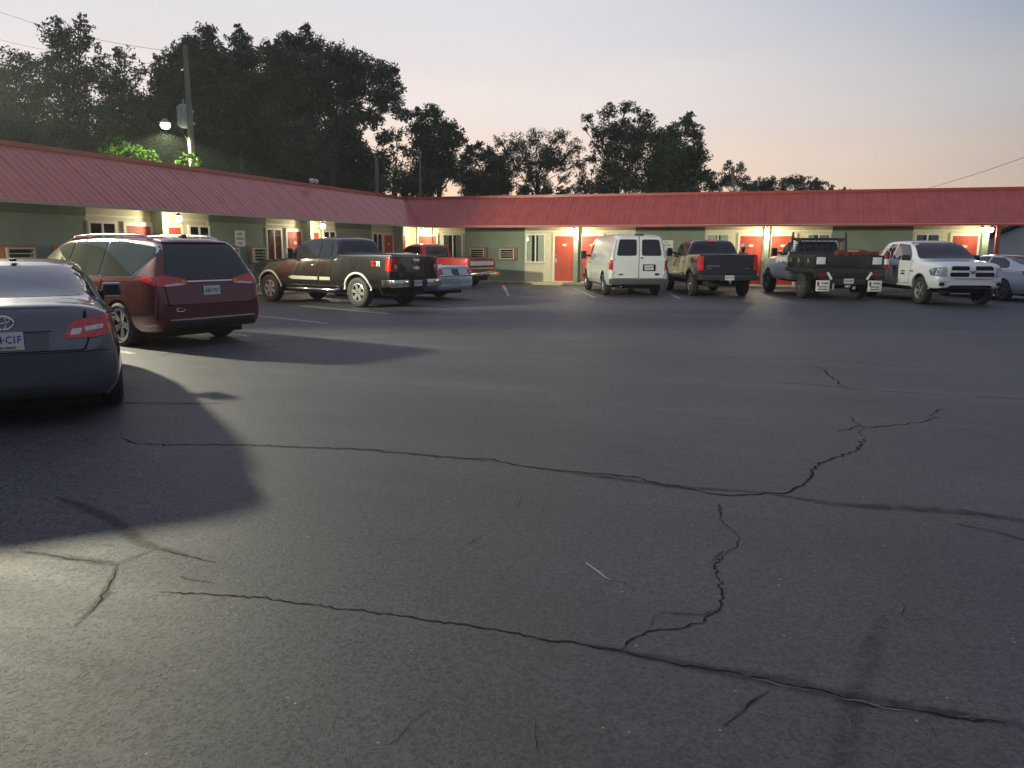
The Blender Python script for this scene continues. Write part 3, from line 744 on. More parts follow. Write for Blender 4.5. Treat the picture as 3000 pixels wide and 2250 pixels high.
def door(w, a0, a1, number='1', hand=1):
    b = bmesh.new(); z0, z1 = .13, 2.13
    w.box(b, a0, a1, .02, .055, z0, z1)
    W_ = a1-a0; rows = [(.20, .62), (.72, 1.42), (1.52, 1.84)]
    for r0, r1 in rows:
        for c in (0, 1):
            q0 = a0+.10+c*(W_/2-.04); q1 = q0+W_/2-.16
            # raised moulding round each panel
            for (u0, u1, v0, v1) in ((q0, q1, r0, r0+.03), (q0, q1, r1-.03, r1), (q0, q0+.03, r0+.03, r1-.03), (q1-.03, q1, r0+.03, r1-.03)):
                w.box(b, u0, u1, .055, .067, z0+v0-.05, z0+v1-.05)
    d = finish(b, 'door', M_door, MOTEL)
    b = bmesh.new(); t = .085
    w.box(b, a0-t, a0, .02, .075, .10, 2.16+t); w.box(b, a1, a1+t, .02, .075, .10, 2.16+t); w.box(b, a0, a1, .02, .075, 2.135, 2.16+t); w.box(b, a0, a1, .02, .11, .10, .128)
    finish(b, 'door_frame', M_trim, d)
    hx = a0+.07 if hand < 0 else a1-.07
    b = bmesh.new(); w.box(b, hx-.03, hx+.03, .055, .075, .93, 1.16, .006); w.box(b, min(hx, hx+.10*-hand*1), max(hx, hx-.10*hand), .09, .11, 1.0, 1.02, .004); w.box(b, hx-.01, hx+.01, .07, .10, 1.0, 1.02)
    w.box(b, hx-.03, hx+.03, .055, .075, 1.26, 1.31, .01)
    finish(b, 'handle', M_chrome, d)
    b = bmesh.new(); cx = (a0+a1)/2; p = w.P(cx, .072, 1.72)
    lathe(b, [(.001, 0), (.085, 0), (.085, .012), (.001, .012)], 20, 0, 'Z')
    mw = face_mat(w.P(cx, .066, 1.74), w.facing()) @ Matrix.Diagonal((1.2, .6, 1, 1))
    bmesh.ops.transform(b, matrix=mw, verts=b.verts)
    pl = finish(b, 'number_plate', M_trim, d)
    text_obj(number, .07, mat('ink_black', (.02, .02, .02), .6), pl, face_mat(w.P(cx, .081, 1.74), w.facing()), 'plate_lettering', .001, .002)

def window(w, a0, a1, z0=1.0, z1=2.17):
    b = bmesh.new(); t = .06
    w.box(b, a0-t, a0, .0, .075, z0-t, z1+t); w.box(b, a1, a1+t, .0, .075, z0-t, z1+t)
    w.box(b, a0, a1, .0, .075, z1, z1+t); w.box(b, a0, a1, .0, .09, z0-t, z0)
    c = (a0+a1)/2; w.box(b, c-.03, c+.03, .025, .07, z0, z1)
    fr = finish(b, 'window', M_winf, MOTEL)
    b = bmesh.new(); w.box(b, a0, a1, .020, .026, z0, z1); finish(b, 'dark_backing', M_dark, fr)
    rnd = random.Random(int(a0*37)+5); b = bmesh.new()
    for s0, s1 in ((a0+.0, c-.05-rnd.random()*.22), (c+.04+rnd.random()*.10, a1)):
        n = 14; pr = None
        for k in range(n+1):
            a = s0+(s1-s0)*k/n; dd = .034+.006*sin(k*2.1+rnd.random())
            q = (b.verts.new(w.P(a, dd, z0)), b.verts.new(w.P(a, dd, z1)))
            if pr: b.faces.new((pr[0], q[0], q[1], pr[1]))
            pr = q
    finish(b, 'curtain', M_curt, fr)
    b = bmesh.new(); w.box(b, a0, c-.03, .048, .052, z0, z1); w.box(b, c+.03, a1, .048, .052, z0, z1)
    finish(b, 'pane', M_pane, fr)

def pier(w, a, wd=.20, d=.42, zl=.10):
    b = bmesh.new(); w.box(b, a-wd/2, a+wd/2, .0, d, zl, 2.555, .006); finish(b, 'partition_pier', M_gp, MOTEL)

M_lampglass = mat('lit_lantern_glass', (.9, .85, .7), .3, emit=(1.0, .92, .66), estr=14, var=.02)
M_bronze = mat('bronze_metal', (.06, .05, .04), .5, metal=.6, var=.2)
LANTERNS = []
def lantern(x, y, z, label, e=92):
    t = empty('porch_lantern', (x, y, z), 0, label, 'lamp', 'lit lanterns under the motel eaves')
    b = bmesh.new(); lathe(b, [(.001, .0), (.03, .0), (.085, -.05), (.09, -.06), (.05, -.06), (.001, -.05)], 12, 0, 'Z'); tube(b, [(0, 0, 0), (0, 0, .06)], .012, 6); finish(b, 'lamp_cap', M_bronze, t)
    b = bmesh.new(); lathe(b, [(.001, -.065), (.055, -.065), (.088, -.11), (.08, -.19), (.04, -.24), (.001, -.245)], 16, 0, 'Z'); finish(b, 'lamp_globe', M_lampglass, t, 60)
    ld = bpy.data.lights.new('porch_light', 'POINT'); ld.energy = e; ld.color = (1.0, .90, .62); ld.shadow_soft_size = .07
    lo = bpy.data.objects.new('porch_light', ld); COL.objects.link(lo); lo.parent = t; lo.location = (0, 0, -.36)
    return t

# back wing: modules between the green blocks
for (g0, g1) in ((-13.6, -10.68), (-5.62, -2.68), (2.34, 5.28)):
    greenwall(WB, g0, g1, (g0+.66, g1-.80))
num = 30
for p, a0, a1 in ((-8.19, -10.68, -5.62), (-.17, -2.68, 2.34)):
    siding(WB, a0, p-.10); siding(WB, p+.10, a1); pier(WB, p)
    door(WB, p-1.06, p-.16, str(num), -1); door(WB, p+.20, p+1.10, str(num+1), 1); num += 2
    window(WB, p-2.38, p-1.55); window(WB, p+1.62, p+2.40)
siding(WB, -16.35, -13.6); door(WB, -15.95, -15.05, '29', 1); window(WB, -14.66, -13.76)
siding(WB, 5.28, 7.62); window(WB, 5.42, 6.20); door(WB, 6.68, 7.55, '34', 1); pier(WB, 7.72, .20, .5)
b = bmesh.new(); WB.box(b, 7.62, 7.82, -.3, 0, .1, 2.56); finish(b, 'wall', M_gp, MOTEL)
# left wing
for (g0, g1) in ((5.4, 8.1), (12.75, 15.55), (20.12, 22.96), (27.45, 30.38)):
    greenwall(WL, g0, g1, (g0+.78, g1-.62))
num = 21
for p in (10.45, 17.85, 25.2):
    a0, a1 = p-2.25, p+2.27
    a0 = {10.45: 8.1, 17.85: 15.55, 25.2: 22.96}[p]; a1 = {10.45: 12.75, 17.85: 20.12, 25.2: 27.45}[p]
    siding(WL, a0, p-.10); siding(WL, p+.10, a1); pier(WL, p)
    door(WL, p-1.04, p-.16, str(num), 1); door(WL, p+.16, p+1.02, str(num+1), 1); num += 2
    window(WL, p-2.20, p-1.42); window(WL, p+1.40, p+2.20)
siding(WL, 30.38, 34.5); window(WL, 30.55, 31.32); door(WL, 31.52, 32.36, '27', 1); door(WL, 32.82, 33.66, '28', 1); pier(WL, 32.55, .12, .5)
greenwall(WL, LY0, 5.4, (-10, -8, -2, 0), .1)

# roof, one L-shaped mansard with standing ribs, in two parts
def mansard():
    n_out = .02
    for w in ('L', 'B'):
        b = bmesh.new()
        if w == 'L':
            E0 = Vector((XE, LY0, EZ)); E1 = Vector((XE, YE, EZ)); T0 = Vector((XE-INS, LY0, TZ-.10)); T1 = Vector((XE-INS, YE+INS, TZ-.10)); along = Vector((0, 1, 0)); out = Vector((1, 0, 0))
        else:
            E0 = Vector((XE, YE, EZ)); E1 = Vector((RX1, YE, EZ)); T0 = Vector((XE-INS, YE+INS, TZ-.10)); T1 = Vector((RX1, YE+INS, TZ-.10)); along = Vector((1, 0, 0)); out = Vector((0, -1, 0))
        up = Vector((0, 0, 1)); sl = (-out*INS+up*(TZ-.10-EZ)); nrm = (out*(TZ-.10-EZ)+up*INS).normalized()
        quad(b, E0, E1, T1, T0)
        # ribs
        sp = .229
        lo = E0.dot(along); hi = E1.dot(along); a = lo if w == 'L' else lo
        tmax = T1.dot(along); tmin = T0.dot(along)
        a = min(lo, tmin)+.1; i = 0
        while a < max(hi, tmax):
            # clip the rib by the valley
            if w == 'L': f0, f1 = (0 if a <= hi else (a-hi)/(tmax-hi)), 1
            else: f0, f1 = (0 if a >= lo else (lo-a)/(lo-tmin)), 1
            if f0 < .98:
                base = (E0-along*lo)+along*a
                wd = .012 if i % 4 else .016; ht = .010 if i % 4 else .017
                p0 = base+sl*f0; p1 = base+sl*f1; c = along*wd
                q = [p0-c*1.6, p0-c*.6+nrm*ht, p0+c*.6+nrm*ht, p0+c*1.6]; r = [p1-c*1.6, p1-c*.6+nrm*ht, p1+c*.6+nrm*ht, p1+c*1.6]
                for j in range(3): quad(b, q[j], q[j+1], r[j+1], r[j])
            a += sp; i += 1
        bmesh.ops.recalc_face_normals(b, faces=b.faces)
        for f in b.faces:
            if f.normal.dot(nrm) < -.2: f.normal_flip()
        # thickness behind: bottom hem and top flashing
        def seg(p, q, d0, d1, z0, z1):
            lo_ = [min(p[i], q[i]) for i in (0, 1)]; hi_ = [max(p[i], q[i]) for i in (0, 1)]
            if w == 'L': bx(b, p[0]+d0, p[0]+d1, lo_[1], hi_[1], z0, z1)
            else: bx(b, lo_[0], hi_[0], p[1]-d1, p[1]-d0, z0, z1)
        TT0 = Vector(T0); TT1 = Vector(T1)
        if w == 'L':
            seg(TT0, TT1, -.30, .035, TZ-.11, TZ)
        else:
            TT0.x += .036
            seg(TT0, TT1, -.30, .035, TZ-.11, TZ+.001)
        o = finish(b, 'roof', M_red, MOTEL)
        o['label'] = 'red ribbed metal mansard of the left wing' if w == 'L' else 'red ribbed metal mansard of the back wing'
        b = bmesh.new()
        seg(E0 if w == 'L' else E0+Vector((.04, 0, 0)), E1+(Vector((0, .0, 0)) if w == 'L' else Vector((0, 0, 0))), -.03, .012, EZ-.045, EZ+.012)
        t = finish(b, 'eave_trim', mat('eave_trim_paint', (.46, .36, .30), .5, var=.08) if w == 'L' else M_red, MOTEL)
mansard()
b = bmesh.new()
bx(b, XW-.2, XE-.03, LY0, YE, 2.561, 2.58); bx(b, XW-.2, RX1, YE+.0, YW+.2, 2.562, 2.581)
bx(b, XE-.03, RX1, YE+.03, YE+.032, 2.52, 2.581)
finish(b, 'soffit', M_soffit, MOTEL)
b = bmesh.new()
bx(b, -26, XE-INS-.2, LY0, YE+INS+7, TZ-.3, TZ-.16); bx(b, XE-INS-.2, 8.1, YE+INS+.2, YE+INS+7, TZ-.3, TZ-.161); bx(b, 8.1, RX1, YE+INS+.2, YE+INS+.6, 2.6, TZ-.161)
finish(b, 'flat_roof', M_flat, MOTEL)
b = bmesh.new()
bx(b, -26, -25.8, LY0, 42, 0, TZ-.3); bx(b, -25.8, 7.8, 41.8, 42, 0, TZ-.3); bx(b, -26, XE-.5, LY0, LY0+.2, 0, 2.55)
bx(b, 7.60, 7.82, YW+.3, 41.8, 0, TZ-.3)
bx(b, XW-.6, XW-.4, LY0+.2, YW, 0, TZ-.3); bx(b, XW-.4, 7.6, YW+.4, YW+.6, 0, TZ-.3)
finish(b, 'rear_wall', M_dgreen, MOTEL)
# posts of the open breezeway on the right
for px_ in (8.02, 14.2, 20.5, 27.5):
    b = bmesh.new(); bx(b, px_-.07, px_+.07, YE+.2, YE+.34, .0, 2.56, .005); bx(b, px_-.11, px_+.11, YE+.16, YE+.38, 2.46, 2.55)
    finish(b, 'post', mat('red_post_paint', (.24, .045, .035), .5, var=.15, scale=5), MOTEL)
# slim downpipe and bracket near the inside corner
b = bmesh.new(); tube(b, [(XE-.08, YE-.55, .05), (XE-.08, YE-.55, 2.53)], .022, 6); tube(b, [(XE+.42, YE+.12, 0.1), (XE+.42, YE+.12, 2.53)], .02, 6)
finish(b, 'downpipe', M_bronze, MOTEL)

# walk along both walls
for nm, q in (('sidewalk', (XW-.1, XW+.85, LY0, YW-.62)), ('sidewalk', (XW-.1, 8.0, YW-.60, YW+.1))):
    b = bmesh.new(); bx(b, q[0], q[1], q[2], q[3], -.01, .098, .012); tag(finish(b, nm, M_walk), kind='structure')

L0 = 'lit lantern by the '
lantern(XW+.74, 18.02, 2.50, 'lit lantern on the left wing above the roof of the maroon minivan')
lantern(XW+.74, 10.62, 2.50, 'lit lantern on the left wing nearest the camera, left of the maroon minivan')
lantern(XW+.74, 25.42, 2.50, 'lit lantern on the left wing above the front of the dark pickup truck')
lantern(-15.60, YW-.60, 2.50, 'lit lantern in the inside corner where the two wings meet', 55)
lantern(-8.19, YW-.78, 2.50, 'lit lantern between two red doors just left of the white van')
lantern(-.17, YW-.78, 2.50, 'lit lantern between the red doors behind the grey pickup and the flatbed truck')
lantern(7.50, YW-.72, 2.50, 'brightest lit lantern beside the red post at the right end', 30)
lantern(7.80, YW-.75, 2.50, 'lit lantern touching the red post, rightmost of all', 14)

# concrete parking stop
def parking_stop(x, y, rz, label):
    b = bmesh.new(); pr = [(-.09, 0), (-.075, .10), (-.05, .125), (.05, .125), (.075, .10), (.09, 0)]
    L2 = .90; r = [[b.verts.new((X, p[0], p[1]*(1 if abs(X) < L2-.01 else .75))) for p in pr] for X in (-L2, -L2+.06, 0, L2-.06, L2)]
    for u, v in zip(r, r[1:]):
        for k in range(len(pr)-1): b.faces.new((u[k], u[k+1], v[k+1], v[k]))
    b.faces.new(r[0]); b.faces.new(r[-1]); bmesh.ops.recalc_face_normals(b, faces=b.faces)
    o = finish(b, 'parking_stop', mat('yellowed_concrete', (.52, .47, .27), .8, var=.15, scale=9, bump=.3), None, 30)
    o.location = (x, y, 0); o.rotation_euler = (0, 0, rz)
    return tag(o, label, 'parking stop')
parking_stop(-9.45, 33.35, 0, 'pale yellow concrete parking stop in front of the red door, left of the white van')

# small signs on the green walls
def wall_sign(w, a, z, wd, ht, rows, label, glare=False):
    b = bmesh.new(); w.box(b, a-wd/2, a+wd/2, .036, .05, z-ht/2, z+ht/2, .004)
    o = finish(b, 'wall_sign', mat('sign_white', (.62, .64, .60), .35, var=.04)); tag(o, label, 'sign')
    for k, (s, sz) in enumerate(rows):
        text_obj(s, sz, mat('sign_ink', (.03, .06, .05), .6), o, face_mat(w.P(a, .052, z+ht/2-ht*(k+.75)/(len(rows)+.4)), w.facing()), 'sign_lettering', .001, .002)
wall_sign(WB, -4.30, 1.75, .62, .42, [('NO', .09), ('PARKING', .10), ('ANY TIME', .07)], 'white notice with dark lettering on the green wall between the van and grey pickup')
wall_sign(WL, 21.55, 1.86, .50, .50, [('GUEST', .10), ('PARKING', .09), ('ONLY', .09)], 'small white notice on the green wall of the left wing behind the minivan')

# floodlights on top of the mansard
M_flood = mat('floodlight_housing', (.55, .55, .52), .4, metal=.3, var=.1)
M_floodlit = mat('lit_floodlight_glass', (.9, .95, .8), .2, emit=(1.0, .96, .62), estr=30)
M_floodoff = mat('unlit_floodlight_glass', (.8, .8, .75), .1, coat=1)
def floodlight(x, y, z, rz, label, lit=None):
    t = empty('roof_floodlight', (x, y, z), rz, label, 'floodlight', 'floodlights on the roof edge')
    b = bmesh.new(); tube(b, [(-.05, 0, 0), (0, 0, .05), (.05, 0, .12)], .02, 6); finish(b, 'bracket', M_flood, t)
    for sy in (-.13, .13):
        b = bmesh.new(); lathe(b, [(.001, 0), (.04, 0), (.08, .10), (.085, .17), (.07, .165), (.001, .165)], 14, 0, 'Z')
        bmesh.ops.transform(b, matrix=Matrix.Translation((.02, sy, .13)) @ Matrix.Rotation(radians(110), 4, 'Y'), verts=b.verts); h = finish(b, 'lamp_head', M_flood, t, 50)
        b = bmesh.new(); lathe(b, [(.001, .172), (.068, .172), (.05, .185), (.001, .19)], 14, 0, 'Z')
        bmesh.ops.transform(b, matrix=Matrix.Translation((.02, sy, .13)) @ Matrix.Rotation(radians(110), 4, 'Y'), verts=b.verts); finish(b, 'lamp_glass', M_floodlit if lit else M_floodoff, h)
    for az, e, size in lit or ():
        ld = bpy.data.lights.new('flood_light', 'SPOT'); ld.energy = e; ld.color = (1.0, .95, .68); ld.shadow_soft_size = .20; ld.spot_size = radians(size); ld.spot_blend = .5
        lo = bpy.data.objects.new('flood_light', ld); COL.objects.link(lo); lo.parent = t; lo.location = (.30, 0, .08); lo.rotation_euler = (0, radians(-86), radians(az))
    return t
pf = at(773, 519, 27.5)
floodlight(XE-INS+.12, 26.6, TZ+.0, 0, 'small unlit twin floodlight on the left wing roof edge near the tall trees')
floodlight(3.0-4.55, YE+INS-.12, TZ+.0, -pi/2, 'small unlit twin floodlight on the back wing roof edge, right of centre')

# building seen past the right end of the motel
HB = empty('neighbour_building', (0, 0, 0), 0, 'pale building with dark sloping roof seen under the eave at the far right', 'building')
M_hb = mat('pale_grey_siding', (.62, .67, .64), .7, var=.12, scale=2, bump=.3, bscale=20)
b = bmesh.new()
f = [(9.6, 44, -.01), (22, 44, -.01), (22, 44, 4.2), (17.5, 44, 5.4), (9.6, 44, 1.9)]
g = [(x, y+6, z) for x, y, z in f]
A = [b.verts.new(v) for v in f]; B = [b.verts.new(v) for v in g]
b.faces.new(A); b.faces.new(B[::-1])
for i in range(5): b.faces.new((A[i], A[(i+1) % 5], B[(i+1) % 5], B[i]))
bmesh.ops.recalc_face_normals(b, faces=b.faces); finish(b, 'wall', M_hb, HB)
b = bmesh.new()
p = [(8.9, 43.6, 1.72), (17.6, 43.6, 5.62), (17.6, 50.4, 5.62), (8.9, 50.4, 1.72)]
A = [b.verts.new(v) for v in p]; B = [b.verts.new((x, y, z+.16)) for x, y, z in p]
b.faces.new(A[::-1]); b.faces.new(B)
for i in range(4): b.faces.new((A[i], A[(i+1) % 4], B[(i+1) % 4], B[i]))
finish(b, 'roof', mat('dark_shingles', (.05, .05, .052), .85, var=.3, scale=10, bump=.4), HB)
b = bmesh.new()
A = [b.verts.new(v) for v in ((8.6, 52, 0), (30, 52, 0), (30, 52, 2.6), (30, 57, 4.6), (8.6, 57, 4.6), (8.6, 52, 2.6))]
b.faces.new((A[0], A[1], A[2], A[5])); b.faces.new((A[5], A[2], A[3], A[4])); q = [b.verts.new(v) for v in ((8.6, 57, 0), (30, 57, 0))]
b.faces.new((A[0], A[5], A[4], q[0])); b.faces.new((A[1], q[1], A[3], A[2])); b.faces.new((q[0], A[4], A[3], q[1]))
finish(b, 'rear_range', mat('dark_roofed_range', (.10, .10, .10), .8, var=.25, scale=3), HB)

# ------------------------------------------------------------------ poles and wires
M_pole = mat('weathered_pole', (.16, .145, .12), .9, var=.25, scale=6, stretch=(4, 4, .3), bump=.4, bscale=20)
M_galv = mat('galvanised_grey', (.30, .33, .38), .6, metal=.1, var=.1, scale=4)
def pole(px, ptop, depth, r, label, pxt=None, zt=None):
    base = at(px, 600, depth); top = at(pxt or px, ptop, depth); h = zt or top.z
    t = empty('utility_pole', (base.x, base.y, 0), 0, label, 'utility pole', 'wooden utility poles behind the motel')
    b = bmesh.new(); tube(b, [(0, 0, 0), (0, 0, h*.5), (0, 0, h)], [r*1.15, r*.9, r*.65], 12); finish(b, 'pole_shaft', M_pole, t, 50)
    return t, h
UP, UH = pole(572, 152, 34, .15, 'tall wooden utility pole carrying a transformer and a lit lamp', 552)
tr = at(546, 338, 33.6); L_ = Vector((tr.x-UP.location.x, tr.y-UP.location.y, tr.z))
t = empty('transformer', (tr.x+.02, tr.y-.05, tr.z-.52), 0, 'grey finned transformer mounted on the left side of the tall pole', 'transformer')
b = bmesh.new(); lathe(b, [(.001, 0), (.25, 0), (.27, .02), (.27, .90), (.24, .95), (.001, 1.0)], 24, 0, 'Z'); tk = finish(b, 'tank', M_galv, t, 40)
b = bmesh.new()
for k in range(9):
    a = -pi*.95+k*pi*.9/8
    c, s_ = cos(a), sin(a)
    bmesh.ops.transform(b, matrix=Matrix.Identity(4), verts=[])
    vs = bx(b, .27, .36, -.012, .012, .08, .86); bmesh.ops.rotate(b, cent=(0, 0, 0), matrix=Matrix.Rotation(a, 3, 'Z'), verts=vs)
finish(b, 'cooling_fin', M_galv, tk)
for dx in (-.1, .12):
    b = bmesh.new(); lathe(b, [(.001, .96), (.05, .96), (.03, 1.02), (.05, 1.07), (.03, 1.1), (.045, 1.14), (.001, 1.2)], 10, 0, 'Z', (dx, 0, 0)); finish(b, 'bushing', mat('porcelain', (.4, .4, .38), .2), t)
b = bmesh.new(); bx(b, -.04, .04, .24, .5, .2, .28); bx(b, -.04, .04, .24, .5, .7, .78); finish(b, 'bracket', M_galv, t)
lp = at(484, 363, 33.2)
t = empty('street_lamp', tuple(lp), 0, 'bright lit lamp on a curved arm left of the tall utility pole', 'lamp')
b = bmesh.new(); an = Vector((UP.location.x, UP.location.y, lp.z-.9))-lp
tube(b, [(0, 0, .12), tuple(an*.35+Vector((0, 0, .42))), tuple(an*.75+Vector((0, 0, .25))), tuple(an)], .022, 8); finish(b, 'arm', M_bronze, t)
b = bmesh.new(); lathe(b, [(.001, .22), (.08, .22), (.14, .12), (.26, .05), (.27, .03), (.001, .06)], 16, 0, 'Z'); finish(b, 'lamp_head', M_galv, t, 50)
b = bmesh.new(); lathe(b, [(.001, .05), (.17, .04), (.215, -.07), (.15, -.19), (.001, -.23)], 16, 0, 'Z')
finish(b, 'lamp_globe', mat('lit_street_lamp_glass', (.9, .95, .8), .2, emit=(1.0, 1.0, .55), estr=5), t, 60)
ld = bpy.data.lights.new('street_light', 'SPOT'); ld.spot_size = radians(150); ld.spot_blend = .12; ld.energy = 6500; ld.color = (.84, 1.0, .48); ld.shadow_soft_size = .12
lo = bpy.data.objects.new('street_light', ld); COL.objects.link(lo); lo.parent = t; lo.location = (0, 0, -.36)
# flood out of the frame on the left that lights the lot
fl = Vector((XE-INS+.45, 11.4, TZ+.75))
floodlight(fl.x, fl.y, fl.z, 0, 'lit twin floodlight on the left wing roof edge nearest the camera, outside the photograph', ((-26, 10000, 104), (57, 14500, 56)))
pole(1106, 462, 47, .15, 'short grey wooden pole standing left of the roof corner before dark trees', 1104)
pole(1232, 452, 47, .08, 'thin dark pole just right of the roof corner before the trees', 1230)
pole(2143, 500, 50, .15, 'grey wooden pole among low trees behind the right roof', 2141)
M_wire = mat('dark_wire', (.03, .03, .03), .6)
def wire(p, q, sag, label, r=.012):
    b = bmesh.new(); n = 14
    tube(b, [Vector(p).lerp(Vector(q), k/n)-Vector((0, 0, sag*4*(k/n)*(1-k/n))) for k in range(n+1)], r, 5)
    tag(finish(b, 'overhead_wire', M_wire), label, 'wire')
wire(at(2560, 590, 60), at(3100, 425, 40), .25, 'dark wire rising to the right above the right end of the roof', .014)
tp = Vector((UP.location.x, UP.location.y, UH-.3))
wire(at(-60, 12, 40), tp, .35, 'thin overhead wire crossing the sky to the tall pole, uppermost', .008)
wire(at(-60, 100, 40), tp-Vector((0, 0, .5)), .3, 'thin overhead wire low in the sky at the far left edge, middle of three', .007)
wire(at(-60, 128, 40), tp-Vector((0, 0, .9)), .3, 'thin overhead wire at the far left edge, lowest of three', .007)

# ------------------------------------------------------------------ trees
def leaf_mat(name, c1, c2, tr=.25):
    m = bpy.data.materials.new(name); m.use_nodes = True; nt = m.node_tree; N = nt.nodes.new; L = nt.links.new; nt.nodes.clear()
    o = N('ShaderNodeOutputMaterial'); d = N('ShaderNodeBsdfDiffuse'); t = N('ShaderNodeBsdfTranslucent'); g = N('ShaderNodeBsdfGlossy'); g.inputs['Roughness'].default_value = .45
    ge = N('ShaderNodeNewGeometry'); r = N('ShaderNodeValToRGB'); e = r.color_ramp.elements
    e[0].color = (*c1, 1); e[1].color = (*c2, 1); L(ge.outputs['Random Per Island'], r.inputs[0])
    tc = N('ShaderNodeTexCoord'); nz = N('ShaderNodeTexNoise'); nz.inputs['Scale'].default_value = .6; L(tc.outputs['Object'], nz.inputs['Vector'])
    mr = N('ShaderNodeMapRange'); L(nz.outputs[0], mr.inputs[0]); mr.inputs[1].default_value = .3; mr.inputs[2].default_value = .7; mr.inputs[3].default_value = .6; mr.inputs[4].default_value = 1.35
    s = N('ShaderNodeVectorMath'); s.operation = 'SCALE'; L(r.outputs[0], s.inputs[0]); L(mr.outputs[0], s.inputs['Scale'])
    L(s.outputs[0], d.inputs[0]); L(s.outputs[0], t.inputs[0])
    m1 = N('ShaderNodeMixShader'); m1.inputs[0].default_value = tr; L(d.outputs[0], m1.inputs[1]); L(t.outputs[0], m1.inputs[2])
    m2 = N('ShaderNodeMixShader'); m2.inputs[0].default_value = .04; L(m1.outputs[0], m2.inputs[1]); L(g.outputs[0], m2.inputs[2]); L(m2.outputs[0], o.inputs[0])
    return m
M_leafA = leaf_mat('oak_leaves', (.060, .088, .048), (.120, .160, .078))
M_leafB = leaf_mat('walnut_leaves', (.066, .094, .050), (.130, .170, .082))
M_leafC = leaf_mat('shrub_leaves', (.05, .10, .018), (.11, .19, .035), .35)
M_bark = mat('bark', (.055, .045, .035), .95, var=.3, scale=5, stretch=(3, 3, .5), bump=.6, bscale=12)

def add_leaves(V, F, c, n, spread, size, rnd, flat=.5):
    for _ in range(n):
        while True:
            q = Vector((rnd.gauss(0, 1), rnd.gauss(0, 1), rnd.gauss(0, 1)))
            if q.length < 2.1: break
        p = c+Vector((q.x*spread, q.y*spread, q.z*spread*.8))
        s = size*rnd.uniform(.6, 1.35); nrm = Vector((rnd.gauss(0, 1), rnd.gauss(0, 1), rnd.gauss(0, 1)+flat)).normalized()
        u = nrm.orthogonal().normalized(); u.rotate(Matrix.Rotation(rnd.uniform(0, 6.28), 3, nrm)); v = nrm.cross(u)
        i = len(V); bend = nrm*s*.18
        V += [p-u*s*.6, p+v*s*.26+bend*.3, p+u*s*.6-bend, p-v*s*.26+bend*.3]
        F.append((i, i+1, i+2, i+3))

def tree(name, label, lobes, depth, dens=1.0, leaf=.24, m=None, seed=1, trunk=None, cat='tree', group=None, clump=.30, base_px=None, nk=1.0, tr=.22):
    rnd = random.Random(seed); k = depth/FPX; leaf *= .74
    cs = []
    for (px, py, r) in lobes:
        rw = r*k; off = rnd.uniform(-.6, .6)*rw
        cs.append((at(px, py, depth+off), rw))
    bx_ = base_px or sum(l[0]*l[2] for l in lobes)/sum(l[2] for l in lobes)
    b0 = at(bx_, 600, depth); base = Vector((b0.x, b0.y, 0))
    root = empty(name, tuple(base), 0, label, cat, group)
    V, F = [], []
    for c, rw in cs:
        ncl = max(6, int(80*nk*dens*min(2.5, (rw/1.1)**1.6)))
        for j in range(ncl):
            d = Vector((rnd.gauss(0, 1), rnd.gauss(0, 1), rnd.gauss(0, 1))).normalized()
            rr = rw*(rnd.random()**.45)*1.02
            q = c+Vector((d.x, d.y, d.z*.92))*rr-base
            sp = rw*clump*rnd.uniform(.55, 1.1)
            add_leaves(V, F, q, int(20*dens*max(.5, (sp/leaf)**1.1)), sp*.78, leaf, rnd)
    me = bpy.data.meshes.new('crown'); me.from_pydata(V, [], F); me.materials.append(m or M_leafA)
    cr = bpy.data.objects.new('crown', me); COL.objects.link(cr); cr.parent = root
    b = bmesh.new(); top = max(c.z for c, _ in cs); ctr = sum((c for c, _ in cs), Vector())/len(cs)-base
    fork = Vector((0, 0, min(c.z-r_*.3 for c, r_ in cs)*.75+.4)); fork.z = max(1.5, fork.z)
    lean = Vector((ctr.x*.35, ctr.y*.35, 0))
    hub = Vector((ctr.x*.7, ctr.y*.7, min(ctr.z, fork.z+(ctr.z-fork.z)*.7)))
    tube(b, [(0, 0, -.1), (0, 0, .5), fork*.6+lean*.3, fork+lean*.6, hub], [tr*1.5, tr*1.1, tr, tr*.85, tr*.55], 8)
    for c, rw in cs:
        e = c-base; st = (fork+lean*.6).lerp(hub, rnd.uniform(.1, 1)); mid = st.lerp(e, .5)+Vector((rnd.gauss(0, .2), rnd.gauss(0, .2), rnd.uniform(0, .3)))
        tube(b, [st, mid, e], [tr*.2, tr*.11, .015], 5)
        for j in range(5):
            d = Vector((rnd.gauss(0, 1), rnd.gauss(0, 1), rnd.gauss(.5, 1))).normalized()*rw*rnd.uniform(.6, 1)
            tube(b, [mid.lerp(e, rnd.uniform(.3, 1)), e+d*.5, e+d], [.022, .015, .006], 4)
    finish(b, 'trunk', M_bark, root, 60)
    return root
TG = 'trees behind the motel'
